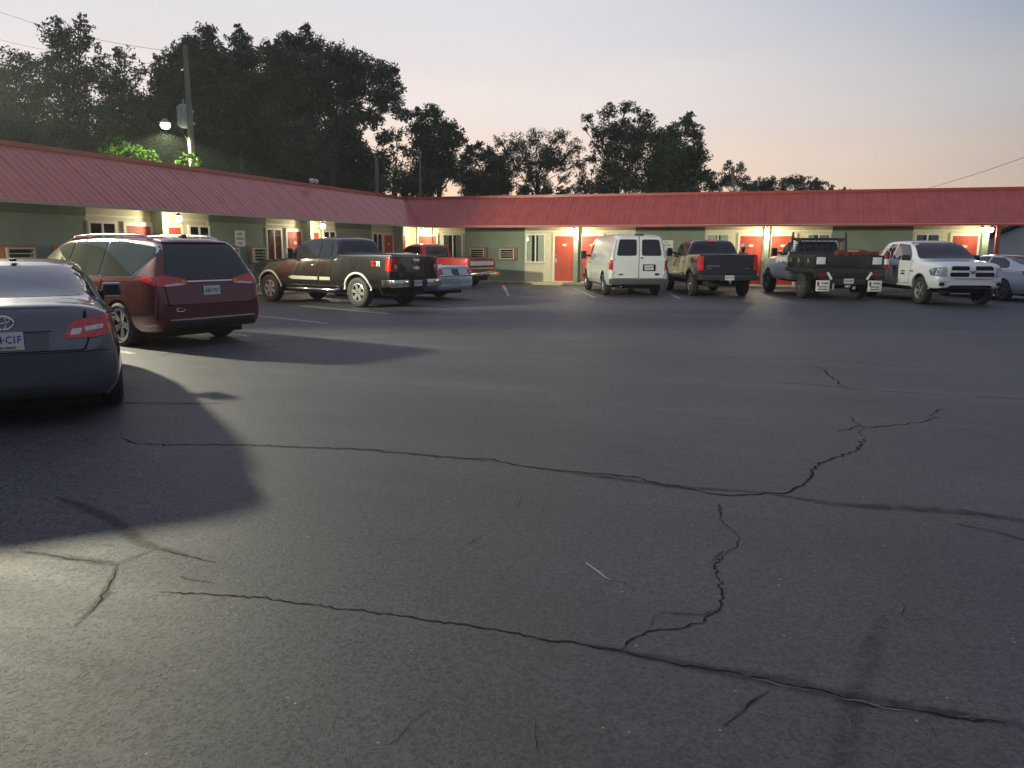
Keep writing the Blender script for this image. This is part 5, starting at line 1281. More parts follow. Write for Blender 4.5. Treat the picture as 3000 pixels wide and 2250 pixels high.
# --- pale blue sedan behind the dark pickup
def blue_sedan():
    P = carpaint('pale_blue_paint', (.30, .38, .45), .35, .3)
    st = [(-1.36, .38, .66, .50, .74, .62, .74, .66, .68), (-1.33, .32, .78, .50, .88, .70, .86, .74, .78), (-1.27, .30, .80, .55, .92, .84, .86, .88, .78), (-1.24, .28, .82, .58, .94, .97, .86, 1.03, .74), (-1.1, .28, .84, .6, .95, 1.0, .86, 1.06, .72),
          (-.6, .26, .86, .6, .97, .99, .87, 1.07, .72), (-.2, .24, .86, .6, .98, .98, .88, 1.08, .70), (.30, .22, .86, .6, .98, .97, .88, 1.36, .60), (.55, .22, .86, .6, .98, .96, .88, 1.42, .58), (1.1, .22, .86, .6, .98, .96, .88, 1.44, .6),
          (1.75, .22, .86, .6, .98, .95, .88, 1.41, .6), (2.3, .22, .86, .6, .97, .94, .87, 1.10, .68), (2.6, .22, .86, .6, .96, .92, .86, 1.01, .7), (3.4, .24, .84, .58, .94, .84, .82, .93, .66), (3.85, .26, .78, .56, .9, .76, .76, .84, .6), (3.98, .34, .6, .5, .7, .64, .6, .7, .5)]
    c = Car('sedan', 'pale blue sedan half hidden between the dark pickup and the red pickup', 'car', -10.55, 23.05, 75, st, [(0, .33, .37), (2.91, .33, .37)], P)
    c.under(-1., 3.6, .7, .18, .4)
    c.panel('rear_window', 'B', [(-.64, 1.09), (.64, 1.09), (.54, 1.39), (-.54, 1.39)], M_tint, .006, .02, .1, r=.06)
    c.panel('windshield', 'F', [(-.66, 1.05), (.66, 1.05), (.54, 1.38), (-.54, 1.38)], M_tint, .006, .02, .1, r=.06)
    c.panel('side_window', 'L', [(-.05, 1.06), (.98, 1.03), (.98, 1.37), (.50, 1.37)], M_tint, mirror=True); c.panel('side_window', 'L', [(1.06, 1.03), (2.2, 1.01), (1.75, 1.35), (1.06, 1.37)], M_tint, mirror=True)
    for sg in (1, -1):
        c.panel('reverse_lens', 'B', [(sg*.18, .80), (sg*.62, .80), (sg*.62, .94), (sg*.18, .94)][::sg], M_whitelens, .012, .03, .08, r=.01)
        c.panel('taillight', 'B', [(sg*.62, .76), (sg*.88, .76), (sg*.84, .95), (sg*.62, .95)][::sg], M_redlens, .012, .03, .08, r=.01)
        c.panel('taillight', 'L' if sg > 0 else 'R', [(-1.30, .76), (-1.02, .78), (-1.15, .95), (-1.25, .95)], M_redlens, .012, .03, .08, r=.01)
        c.panel('chrome_strip', 'B', [(sg*.17, .76), (sg*.84, .74), (sg*.84, .77), (sg*.17, .79)][::sg], M_chrome, .03, .04, .1, r=.005)
        c.panel('bumper_strip', 'B', [(sg*.25, .45), (sg*.80, .45), (sg*.80, .48), (sg*.25, .48)][::sg], M_white, .012, .02, .1, r=.01)
    c.panel('plate_recess', 'B', [(-.16, .76), (.16, .76), (.16, .95), (-.16, .95)], M_black, .014, .02, .08)
    c.panel('seal', 'B', [(-.85, .715), (.85, .715), (.85, .725), (-.85, .725)], M_well, .004, .01, .1, r=0)
    c.door([(.05, .34), (1.0, .34), (1.0, .95), (.05, .96)], (.2, .84), P); c.door([(1.05, .34), (2.25, .34), (2.25, .92), (1.05, .95)], (1.2, .84), P)
    c.mirror_part(2.0, 1.03, P); c.wheels((0, 2.91), .83, .33, .215, .205, 'ten')
blue_sedan()

# --- old red pickup in the corner
def red_pickup():
    P = carpaint('bright_red_paint', (.42, .018, .022), .1, .32)
    st = pickup_st(-1.17, 1.20, 2.22, 2.80, 4.10, 1.20, 1.12, 1.76, 1.10, .46, .965, .20)
    c = Car('pickup_truck', 'old red pickup with a broad white tailgate band parked in the inside corner', 'pickup truck', -12.2, 30.3, 72.5, st, [(0, .37, .44), (3.15, .37, .44)], P, cuts=[(-1.09, 1.12, -.78, .78, .80, 1.4)])
    c.under(-1.0, 3.6, .6, .28, .55)
    c.panel('rear_window', 'B', [(-.70, 1.24), (.70, 1.24), (.64, 1.64), (-.64, 1.64)], M_pane_car, .006, .01, .12, r=.06)
    c.panel('windshield', 'F', [(-.74, 1.20), (.74, 1.20), (.66, 1.66), (-.66, 1.66)], M_tint, .006, .02, .12, r=.06)
    c.panel('side_window', 'L', [(1.38, 1.20), (2.52, 1.17), (2.22, 1.62), (1.46, 1.64)], M_tint, mirror=True)
    c.door([(1.36, .50), (2.48, .50), (2.54, 1.10), (1.36, 1.13)], (1.50, 1.02))
    tg = c.panel('tailgate', 'B', [(-.78, .66), (.78, .66), (.78, 1.18), (-.78, 1.18)], carpaint('maroon_tailgate', (.16, .012, .016), .1, .35), .010, .02, .12)
    c.panel('tailgate_band', 'B', [(-.76, .90), (.76, .90), (.76, 1.07), (-.76, 1.07)], mat('aged_white_panel', (.60, .60, .58), .4), .018, .02, .12, parent=tg)
    c.panel('tailgate_band', 'B', [(-.76, .83), (.76, .83), (.76, .88), (-.76, .88)], M_blackpl, .018, .02, .12, parent=tg, r=.005); c.panel('tailgate_band', 'B', [(-.76, .77), (.76, .77), (.76, .80), (-.76, .80)], mat('aged_white_panel', (0, 0, 0)), .018, .02, .12, parent=tg, r=.005)
    for sg in (1, -1):
        c.panel('taillight', 'B', [(sg*.83, .72), (sg*.94, .72), (sg*.93, 1.08), (sg*.83, 1.08)][::sg], M_redlens, .016, .03, .06, r=.01)
    c.box('bumper', M_chrome, [(-1.34, -1.17, -.97, .97, .48, .62)], .03); c.box('bumper_step', M_blackpl, [(-1.36, -1.2, -.3, .3, .47, .55)], .01); c.plate(-1.345, .1, .55, 'R7K 402')
    c.mirror_part(2.33, 1.24); c.wheels((0, 3.15), .82, .37, .235, .205, 'steel', M_alloyd)
    c.panel('headlight', 'F', [(.6, .8), (.85, .8), (.85, .98), (.6, .98)], M_headlens, .01, .03, .08, mirror=True)
    c.box('steering_wheel', M_blackpl, [(-.60, -.40, -.98, -.80, 1.2, 1.3)], .02) if False else None
red_pickup()

# --- white cargo van
def white_van():
    P = M_white
    st = [(-1.16, .46, .80, .75, .90, 1.16, .89, 1.22, .86), (-1.14, .42, .86, .75, .97, 1.18, .95, 1.40, .92), (-1.10, .40, .9, .75, .99, 1.2, .965, 1.98, .80), (-1.02, .38, .92, .75, 1.0, 1.2, .975, 2.05, .76),
          (-.7, .36, .93, .75, 1.01, 1.2, .98, 2.09, .76), (1.2, .36, .93, .75, 1.01, 1.2, .98, 2.10, .77), (2.5, .36, .93, .75, 1.01, 1.19, .98, 2.08, .76), (2.85, .36, .93, .75, 1.01, 1.18, .975, 2.02, .76), (3.2, .36, .93, .75, 1.0, 1.17, .97, 1.72, .82), (3.6, .38, .92, .75, .99, 1.15, .95, 1.32, .86),
          (3.9, .4, .9, .72, .97, 1.08, .90, 1.18, .78), (4.2, .42, .86, .7, .93, .98, .84, 1.08, .70), (4.3, .46, .7, .68, .8, .9, .74, .98, .6)]
    c = Car('cargo_van', 'white windowless cargo van with two rear doors, parked facing the back wing', 'van', -4.60, 27.42, 22.6, st, [(0, .40, .45), (3.5, .40, .45)], P)
    c.under(-1.0, 4.0, .65, .26, .5)
    for sg in (1, -1):
        d = c.panel('rear_door', 'B', [(sg*.012, .62), (sg*.86, .62), (sg*.88, 1.2), (sg*.74, 2.0), (sg*.012, 2.0)][::sg], P, .010, .02, .12, r=.05)
        c.panel('seal', 'B', [(sg*.0, .605), (sg*.875, .605), (sg*.895, 1.2), (sg*.755, 2.015), (sg*.0, 2.015)][::sg], M_blackpl, .004, .02, .12, parent=d, r=.05)
        c.panel('window', 'B', [(sg*.09, 1.36), (sg*.76, 1.36), (sg*.67, 1.90), (sg*.09, 1.90)][::sg], M_tint, .016, .01, .12, parent=d, r=.07)
        c.panel('taillight', 'B', [(sg*.895, .90), (sg*.975, .90), (sg*.965, 1.22), (sg*.885, 1.22)][::sg], M_redlens, .022, .04, .08, r=.01)
        for z in (1.24, .80):
            b = bmesh.new(); q = c.hit('B', sg*.86, z); bx(b, q.x-.03, q.x, *sorted((sg*.85, sg*.90)), z-.04, z+.04, .006); finish(b, 'hinge', P, d)
    c.panel('taillight', 'L', [(-1.14, .90), (-1.06, .90), (-1.06, 1.22), (-1.13, 1.22)], M_redlens, .012, .02, .06, mirror=True, r=.01)
    c.box('handle', M_blackpl, [(-1.185, -1.15, -.12, -.05, 1.27, 1.31)], .008)
    c.box('plate_bracket', M_black, [(-1.185, -1.15, -.56, -.13, .86, 1.08)], .012); c.plate(-1.19, -.34, .97, '1BZ-8AX')
    c.box('bumper', mat('dark_grey_step', (.075, .078, .082), .5, var=.15), [(-1.30, -1.08, -1.0, 1.0, .42, .60)], .03)
    for (s, y, z, sz, m_) in (('E-250', .62, .74, .06, M_black),):
        text_obj(s, sz, m_, c.root, face_mat((-1.185, y, z), (-1, 0, 0)), 'emblem_lettering', .003, .003)
    b = bmesh.new(); lathe(b, [(.001, 0), (.075, 0), (.075, .01), (.001, .01)], 18, 0, 'Z'); bmesh.ops.transform(b, matrix=face_mat((-1.168, -.62, .75), (-1, 0, 0)) @ Matrix.Diagonal((1.1, .55, 1, 1)), verts=b.verts); finish(b, 'emblem', mat('dark_blue_oval', (.01, .02, .08), .3, coat=1), c.root)
    c.box('roof_lamp', M_blackpl, [(-1.08, -1.03, -.16, .16, 2.035, 2.075)], .01)
    c.panel('side_window', 'L', [(2.55, 1.28), (3.45, 1.26), (3.05, 1.78), (2.62, 1.84)], M_tint, mirror=True); c.panel('windshield', 'F', [(-.86, 1.34), (.86, 1.34), (.74, 1.96), (-.74, 1.96)], M_tint, .006, .02, .12, r=.08)
    c.door([(2.42, .48), (3.0, .48), (3.05, .85), (3.52, .95), (3.50, 1.22), (2.42, 1.24)], (2.55, 1.08), M_blackpl)
    c.panel('seal', 'L', [(-1.0, .66), (2.35, .66), (2.35, .668), (-1.0, .668)], mat('body_line_grey', (.4, .42, .42), .5), .004, .01, .3, mirror=True, r=0)
    c.mirror_part(3.1, 1.36, None, True); c.wheels((0, 3.5), .87, .375, .235, .21, 'steel')
    c.box('exhaust', M_chrome, [(-1.15, -.9, .55, .62, .30, .36)], .02); c.box('axle', M_under, [(-.06, .06, -.75, .75, .28, .42)], .02)
    b = bmesh.new(); bx(b, 4.24, 4.4, -.95, .95, .44, .62, .03); finish(b, 'bumper', M_blackpl, c.root, 45)
white_van()

# --- grey pickup beside the van
def grey_pickup():
    P = carpaint('dark_mineral_grey_paint', (.032, .034, .040), .3, .26)
    st = pickup_st(-1.20, .72, 2.40, 3.10, 4.45, 1.42, 1.32, 1.93, 1.30, .55, 1.0, .30)
    c = Car('pickup_truck', 'dark grey crew pickup with clear-bordered rear glass between the white van and flatbed truck', 'pickup truck', -1.68, 27.98, 19.5, st, [(0, .42, .50), (3.56, .42, .50)], P, cuts=[(-1.12, .64, -.80, .80, .92, 1.7)])
    c.under(-1.0, 4.1, .6, .36, .65)
    pickup_glass(c, .72, 2.40, 3.10, 1.32, 1.93, 1.0)
    for y in (-.22, .22): c.panel('window_divider', 'B', [(y-.012, 1.40), (y+.012, 1.40), (y+.012, 1.80), (y-.012, 1.80)], M_galv, .010, .01, .12, r=0)
    c.panel('brake_lamp', 'B', [(-.20, 1.845), (.20, 1.845), (.18, 1.895), (-.18, 1.895)], M_redlens, .03, .04, .1, r=.01)
    gl = mat('side_glass_warm', (.03, .025, .022), .06, spec=.8, var=.4, scale=2)
    c.panel('side_window', 'L', [(.95, 1.40), (1.55, 1.38), (1.55, 1.80), (1.10, 1.78)], gl, mirror=True); c.panel('side_window', 'L', [(1.63, 1.38), (2.92, 1.34), (2.4, 1.78), (1.63, 1.81)], gl, mirror=True)
    c.door([(.95, .62), (1.57, .62), (1.57, 1.34), (.95, 1.36)], (1.08, 1.14)); c.door([(1.62, .62), (2.85, .62), (2.92, 1.30), (1.62, 1.34)], (1.76, 1.14))
    tg = c.panel('tailgate', 'B', [(-.80, .80), (.80, .80), (.80, 1.41), (-.80, 1.41)], P, .010, .02, .12)
    c.panel('seal', 'B', [(-.815, .785), (.815, .785), (.815, 1.42), (-.815, 1.42)], M_well, .004, .02, .12, parent=tg)
    c.box('tailgate_handle', M_blackpl, [(-1.238, -1.22, -.13, .13, 1.25, 1.33)], .01, tg)
    c.box('badge_strip', M_chrome, [(-1.236, -1.222, .30, .74, 1.03, 1.055)], .004, tg); c.box('badge_strip', M_chrome, [(-1.236, -1.222, .56, .74, .955, .975)], .004, tg); c.box('badge_strip', M_chrome, [(-1.236, -1.222, -.66, -.54, .955, .975)], .004, tg)
    for sg in (1, -1):
        c.panel('taillight', 'B', [(sg*.83, .90), (sg*.97, .90), (sg*.95, 1.36), (sg*.83, 1.36)][::sg], M_redlens, .018, .04, .06, r=.02)
        c.panel('taillight', 'L' if sg > 0 else 'R', [(-1.19, .92), (-1.02, .92), (-1.06, 1.34), (-1.18, 1.34)], M_redlens, .014, .03, .06, r=.03)
    c.box('bumper', mat('dark_bumper_paint', (.045, .047, .05), .45, metal=.3), [(-1.36, -1.16, -.98, .98, .58, .76), (-1.38, -1.2, -.3, .3, .56, .70)], .03)
    c.plate(-1.385, 0, .665, '5GT 1F3'); c.box('tow_hitch', M_chrome, [(-1.45, -1.2, -.03, .03, .46, .52), (-1.47, -1.41, -.04, .04, .46, .60)], .01)
    for (y, z, n) in ((.62, 1.44, 4), (-.60, 1.44, 5)):
        q = c.hit('B', y, z+.03); b = bmesh.new(); lathe(b, [(.001, 0), (.075, 0), (.001, .004)], n, 0, 'Z'); bmesh.ops.transform(b, matrix=face_mat((q.x-.012, y, z+.03), (-1, 0, .35)) @ Matrix.Diagonal((1.1, .65, 1, 1)), verts=b.verts); finish(b, 'sticker', M_white, c.root)
    arch_lip(c, 0, .42, .50, M_blackpl)
    c.mirror_part(2.75, 1.48, None, True); c.wheels((0, 3.56), .87, .41, .265, .235, 'five')
    c.box('lower_moulding', M_chrome, [(.75, 2.95, .985, 1.012, .74, .79), (.75, 2.95, -1.012, -.985, .74, .79)], .01)
    b = bmesh.new(); bx(b, 4.36, 4.55, -.95, .95, .52, .78, .04); finish(b, 'bumper', M_chrome, c.root, 45)
    c.panel('headlight', 'F', [(.55, .95), (.85, .95), (.85, 1.15), (.55, 1.15)], M_headlens, .01, .03, .08, mirror=True)
grey_pickup()

# --- flatbed work truck
def flatbed():
    P = mat('white_truck_paint', (.78, .82, .86), .3, coat=1, var=.03, scale=1.5)
    st = pickup_st(1.15, 1.42, 2.30, 3.02, 4.40, 1.36, 1.34, 1.98, 1.34, .55, 1.0, .28)
    c = Car('flatbed_truck', 'white work truck with a black utility bed, headache rack and two white mud flaps', 'flatbed truck', 1.98, 28.05, 17.5, st, [(3.6, .42, .50)], P)
    c.under(-1.1, 4.0, .45, .45, .72)
    pickup_glass(c, 1.42, 2.30, 3.02, 1.34, 1.98, 1.0, tum=.28)
    c.panel('side_window', 'L', [(1.72, 1.40), (2.84, 1.36), (2.42, 1.80), (2.22, 1.86), (1.68, 1.86)], M_tint, mirror=True)
    c.door([(1.66, .62), (2.80, .62), (2.86, 1.32), (1.66, 1.36)], (1.80, 1.16), M_blackpl)
    wp = mat('magnet_white', (.78, .80, .76), .5)
    for sd in 'LR':
        d = c.panel('door_magnet', sd, [(1.74, .98), (2.70, .98), (2.70, 1.33), (1.74, 1.33)], wp, .012, .01, .12, r=.01)
        for x in (2.02, 2.42):
            q = c.hit(sd, x, 1.15); sg = 1 if sd == 'L' else -1; b = bmesh.new()
            lathe(b, [(.001, 0), (.058, 0), (.001, .004)], 4, 0, 'Z'); bmesh.ops.transform(b, matrix=face_mat((x, q.y+sg*.016, 1.15), (0, sg, 0)), verts=b.verts); finish(b, 'decal', M_black, d)
    BK = mat('black_steel_bed', (.022, .022, .023), .42, coat=.3, var=.35, scale=6, rvar=.1)
    c.box('bed_deck', BK, [(-1.35, 1.30, -1.10, 1.10, .92, 1.0), (-1.40, -1.345, -1.12, 1.12, .70, .99)], .008)
    c.box('bed_deck_side', BK, [(-1.34, 1.30, 1.06, 1.12, .86, .995), (-1.34, 1.30, -1.12, -1.06, .86, .995)], .006)
    for sg in (1, -1):
        t = c.box('tool_box', BK, [(-1.30, 1.22, *sorted((sg*.72, sg*1.08)), 1.005, 1.42)], .01)
        for x0, x1 in ((-1.26, -.36), (-.32, .40), (.44, 1.18)):
            c.box('tool_box_door', BK, [(x0, x1, *sorted((sg*1.08, sg*1.095)), 1.04, 1.38)], .006, t)
            c.box('latch', M_galv, [((x0+x1)/2-.03, (x0+x1)/2+.03, *sorted((sg*1.095, sg*1.115)), 1.18, 1.30)], .004, t)
        c.box('fender', BK, [(-.52, .52, *sorted((sg*.78, sg*1.06)), .86, .91), (-.58, -.53, *sorted((sg*.78, sg*1.06)), .60, .90)], .006)
        c.box('mud_flap_sign', wp, [(-1.415, -1.405, *sorted((sg*.60, sg*1.03)), .30, .64)], .002)
        m_ = bmesh.new()
        RD = mat('sign_red', (.24, .02, .018), .5)
        c.box('taillight', M_dimred, [(-1.415, -1.395, *sorted((sg*.72, sg*.98)), .72, .86)], .01)
        b = bmesh.new(); vs = bx(b, -1.42, -1.402, -.035, .035, -.13, .13); bmesh.ops.rotate(b, cent=(0, 0, 0), matrix=Matrix.Rotation(radians(-32*sg), 3, 'X'), verts=vs); bmesh.ops.translate(b, vec=(0, sg*.62, .78), verts=vs); finish(b, 'reflective_tape', wp, c.root)
        c.box('sign_logo', RD, [(-1.42, -1.416, sg*.815+.12, sg*.815+.18, .47, .60)], .0)
        text_obj('ROCKIN', .055, M_black, c.root, face_mat((-1.419, sg*.815-.06, .55), (-1, 0, 0)), 'sign_lettering', .001, .003)
        text_obj('FABRICATION', .042, RD, c.root, face_mat((-1.419, sg*.815, .44), (-1, 0, 0)), 'sign_lettering', .001, .003)
        text_obj('IRON WORKS', .042, M_black if sg > 0 else RD, c.root, face_mat((-1.419, sg*.815, .36), (-1, 0, 0)), 'sign_lettering', .001, .003)
        p = [(1.32, sg*1.0, 1.0), (1.32, sg*1.0, 1.2), (1.32, sg*.90, 2.18)]
        c.tubep('headache_rack_post', BK, [(p, .035)])
        c.box('warning_label', wp, [(-1.312, -1.302, *sorted((sg*.74, sg*1.02)), 1.14, 1.36)], .002)
    c.box('headache_rack', BK, [(1.29, 1.35, -.92, .92, 1.90, 1.99), (1.30, 1.33, -.95, .95, 1.0, 1.52)], .008)
    b = bmesh.new()
    for k in range(10): y = -.9+k*.2; bx(b, 1.305, 1.325, y-.01, y+.01, 1.52, 1.90)
    for k in range(4): z = 1.60+k*.08; bx(b, 1.30, 1.31, -.9, .9, z-.008, z+.008)
    finish(b, 'rack_mesh', BK, c.root)
    for sg in (1, -1): c.box('rack_lamp', M_dimred, [(1.27, 1.29, sg*.72-.10, sg*.72+.10, 1.86, 1.96)], .01)
    c.box('tailboard', BK, [(-1.30, -1.26, -.71, .71, 1.005, 1.42)], .006)
    RT = mat('faded_red_tool', (.20, .03, .025), .5, var=.2, scale=9)
    c.box('bumper', BK, [(-1.38, -1.30, -.55, .55, .50, .695)], .01); c.plate(-1.395, 0, .62, 'F2G 48T')
    c.box('tow_hitch', M_galv, [(-1.44, -1.2, -.05, .05, .42, .50), (-1.40, -1.36, .44, .50, .34, .55), (-1.42, -1.36, -.22, -.14, .36, .46)], .01)
    c.box('axle', M_under, [(-.08, .08, -.8, .8, .32, .5)], .02)
    c.mirror_part(2.62, 1.50, None, True)
    c.wheels((0, 3.6), .90, .42, .28, .225, 'five', M_alloyd)
    c.panel('headlight', 'F', [(.55, .95), (.85, .95), (.85, 1.15), (.55, 1.15)], M_headlens, .01, .03, .08, mirror=True)
    b = bmesh.new(); bx(b, 4.32, 4.5, -.95, .95, .5, .78, .04); finish(b, 'bumper', M_chrome, c.root, 45)
    # loose load on the bed
    def on_bed(name, boxes, label, cat, m, lx, ly, lz, rz=0, bev=.02):
        a = radians(90+17.5); X = 1.98+cos(a)*lx-sin(a)*ly; Y = 28.05+sin(a)*lx+cos(a)*ly
        b = bmesh.new()
        for q in boxes: bx(b, *q, bev=bev)
        o = finish(b, name, m, None, 45); o.location = (X, Y, lz); o.rotation_euler = (0, 0, a+rz); return tag(o, label, cat)
    on_bed('tool_case', [(-.22, .22, -.40, .40, 0, .12), (-.03, .03, -.12, .12, .12, .16)], 'red tool case lying across the black bed of the flatbed truck', 'tool case', RT, -1.0, -.55, 1.42)
    on_bed('jack', [(-.2, .2, -.09, .09, 0, .10), (-.24, -.16, -.12, .12, .02, .16), (.0, .25, -.02, .02, .1, .14)], 'small faded red jack at the left rear of the flatbed truck bed', 'jack', RT, -1.0, .22, 1.42)
    b = bmesh.new(); lathe(b, [(.001, 0), (.075, 0), (.085, .02), (.085, .42), (.06, .50), (.025, .53), (.025, .58), (.001, .58)], 16, 0, 'Z')
    a = radians(90+17.5); o = finish(b, 'fire_extinguisher', None or RD, None, 40); o.location = (1.98+cos(a)*-1.24-sin(a)*-1.18, 28.05+sin(a)*-1.24+cos(a)*-1.18, .99)
    b = bmesh.new(); bx(b, -.03, .05, -.015, .015, .58, .66, .004); tube(b, [(.03, 0, .6), (.11, 0, .52), (.10, 0, .25)], .012, 6); finish(b, 'nozzle', M_white, o); tag(o, 'red fire extinguisher with pale top on the right rear corner of the flatbed', 'fire extinguisher')
    b = bmesh.new(); lathe(b, [(.087, .15), (.087, .32)], 16, 0, 'Z'); finish(b, 'label_band', wp, o)
flatbed()

# --- white crew-cab pickup facing the camera
def white_pickup():
    P = mat('white_pickup_paint', (.80, .83, .86), .3, coat=1, var=.03, scale=1.5)
    st = pickup_st(-1.20, .52, 2.42, 3.15, 4.52, 1.36, 1.28, 1.90, 1.28, .50, 1.0, .28)
    c = Car('pickup_truck', 'white crew-cab pickup facing the camera with a large four-part grille', 'pickup truck', 4.22, 29.78, 196.5, st, [(0, .42, .50), (3.56, .42, .50)], P, cuts=[(-1.12, .44, -.80, .80, .92, 1.7)])
    c.under(-1.0, 4.1, .6, .36, .65)
    pickup_glass(c, .52, 2.42, 3.15, 1.28, 1.90, 1.0, tum=.28)
    c.panel('side_window', 'L', [(.82, 1.36), (1.48, 1.34), (1.48, 1.78), (1.12, 1.78)], M_tint, mirror=True); c.panel('side_window', 'L', [(1.58, 1.34), (2.80, 1.30), (2.66, 1.50), (2.30, 1.76), (1.58, 1.80)], M_tint, mirror=True)
    c.door([(.88, .60), (1.52, .60), (1.52, 1.31), (.80, 1.33), (.80, .95)], (.98, 1.10), M_black); c.door([(1.56, .60), (2.86, .60), (2.92, 1.27), (1.56, 1.31)], (1.72, 1.10), M_black)
    W_ = mat('white_grille_surround', (.80, .83, .84), .3, coat=1)
    gs = c.panel('grille', 'F', [(-.58, .80), (.58, .80), (.66, .90), (.66, 1.12), (.58, 1.19), (-.58, 1.19), (-.66, 1.12), (-.66, .90)], W_, .06, .10, .08, r=.05)
    for sg in (1, -1):
        for z0, z1 in ((.845, .965), (1.025, 1.145)):
            c.panel('grille_opening', 'F', [(sg*.09, z0), (sg*(.60 if z0 > .9 else .62), z0), (sg*(.57 if z0 > .9 else .62), z1), (sg*.09, z1)][::sg], M_well, .068, .02, .08, r=.04, parent=gs)
        h = c.panel('headlight', 'F', [(sg*.70, .85), (sg*.97, .86), (sg*.95, 1.02), (sg*.90, 1.10), (sg*.68, 1.12)][::sg], M_headlens, .02, .06, .06, r=.03)
        sd = 'L' if sg > 0 else 'R'
        c.panel('headlight', sd, [(4.36, .86), (4.18, .90), (4.08, .98), (4.12, 1.08), (4.34, 1.10)], M_headlens, .012, .04, .06, r=.03)
        c.panel('fog_lamp', 'F', [(sg*.74, .58), (sg*.86, .58), (sg*.86, .68), (sg*.74, .68)][::sg], M_blackpl, .03, .04, .06, r=.02)
        c.panel('brow', 'F', [(sg*.60, .70), (sg*.88, .70), (sg*.88, .72), (sg*.60, .72)][::sg], mat('brow_grey', (.4, .42, .42), .4), .012, .02, .08, r=.004)
    c.box('emblem', M_chrome, [(4.585, 4.615, -.055, .055, .94, 1.06), (4.58, 4.60, -.09, .09, .99, 1.04)], .02)
    c.panel('lower_intake', 'F', [(-.62, .53), (.62, .53), (.56, .60), (-.56, .60)], M_well, .03, .04, .08, r=.02)
    b = bmesh.new(); n = 28; q = c.hit('R', 1.98, .95); y = q.y-.012
    for R_, th in ((.20, .016), (.135, .008)): tube(b, [(1.98+R_*.85*cos(2*pi*k/n), y, .93+R_*sin(2*pi*k/n)) for k in range(n+1)], th, 4, False)
    bx(b, 1.95, 2.01, y-.004, y+.01, .96, 1.06); bx(b, 1.96, 2.0, y-.004, y+.01, .80, .92); bx(b, 1.90, 2.06, y-.004, y+.01, .92, .95)
    finish(b, 'door_seal_decal', M_black, c.root)
    mw = Matrix.Translation((2.50, q.y-.018, .95)) @ Matrix.Rotation(radians(90), 4, 'X')
    text_obj('CITY OF', .06, M_black, c.root, mw, 'door_lettering', .002, .003); text_obj('UTILITIES', .06, M_black, c.root, Matrix.Translation((2.50, q.y-.018, .87)) @ Matrix.Rotation(radians(90), 4, 'X'), 'door_lettering', .002, .003)
    c.box('fender_badge', M_black, [(2.98, 3.14, -1.012, -.995, .95, .985)], .004)
    c.panel('tailgate', 'B', [(-.78, .78), (.78, .78), (.78, 1.33), (-.78, 1.33)], P, .010, .02, .12); c.box('bumper', M_chrome, [(-1.34, -1.18, -.96, .96, .54, .74)], .03)
    c.panel('taillight', 'B', [(.83, .9), (.96, .9), (.94, 1.3), (.83, 1.3)], M_redlens, .016, .03, .08, mirror=True)
    c.box('hood_ridge', P, [(3.3, 4.1, -.40, -.36, 1.255, 1.29), (3.3, 4.1, .36, .40, 1.255, 1.29)], .01) if False else None
    arch_lip(c, 3.56, .42, .50, mat('arch_shadow_grey', (.5, .52, .52), .4), wd=.02)
    c.mirror_part(2.72, 1.36); c.wheels((0, 3.56), .87, .41, .265, .255, 'five')
white_pickup()

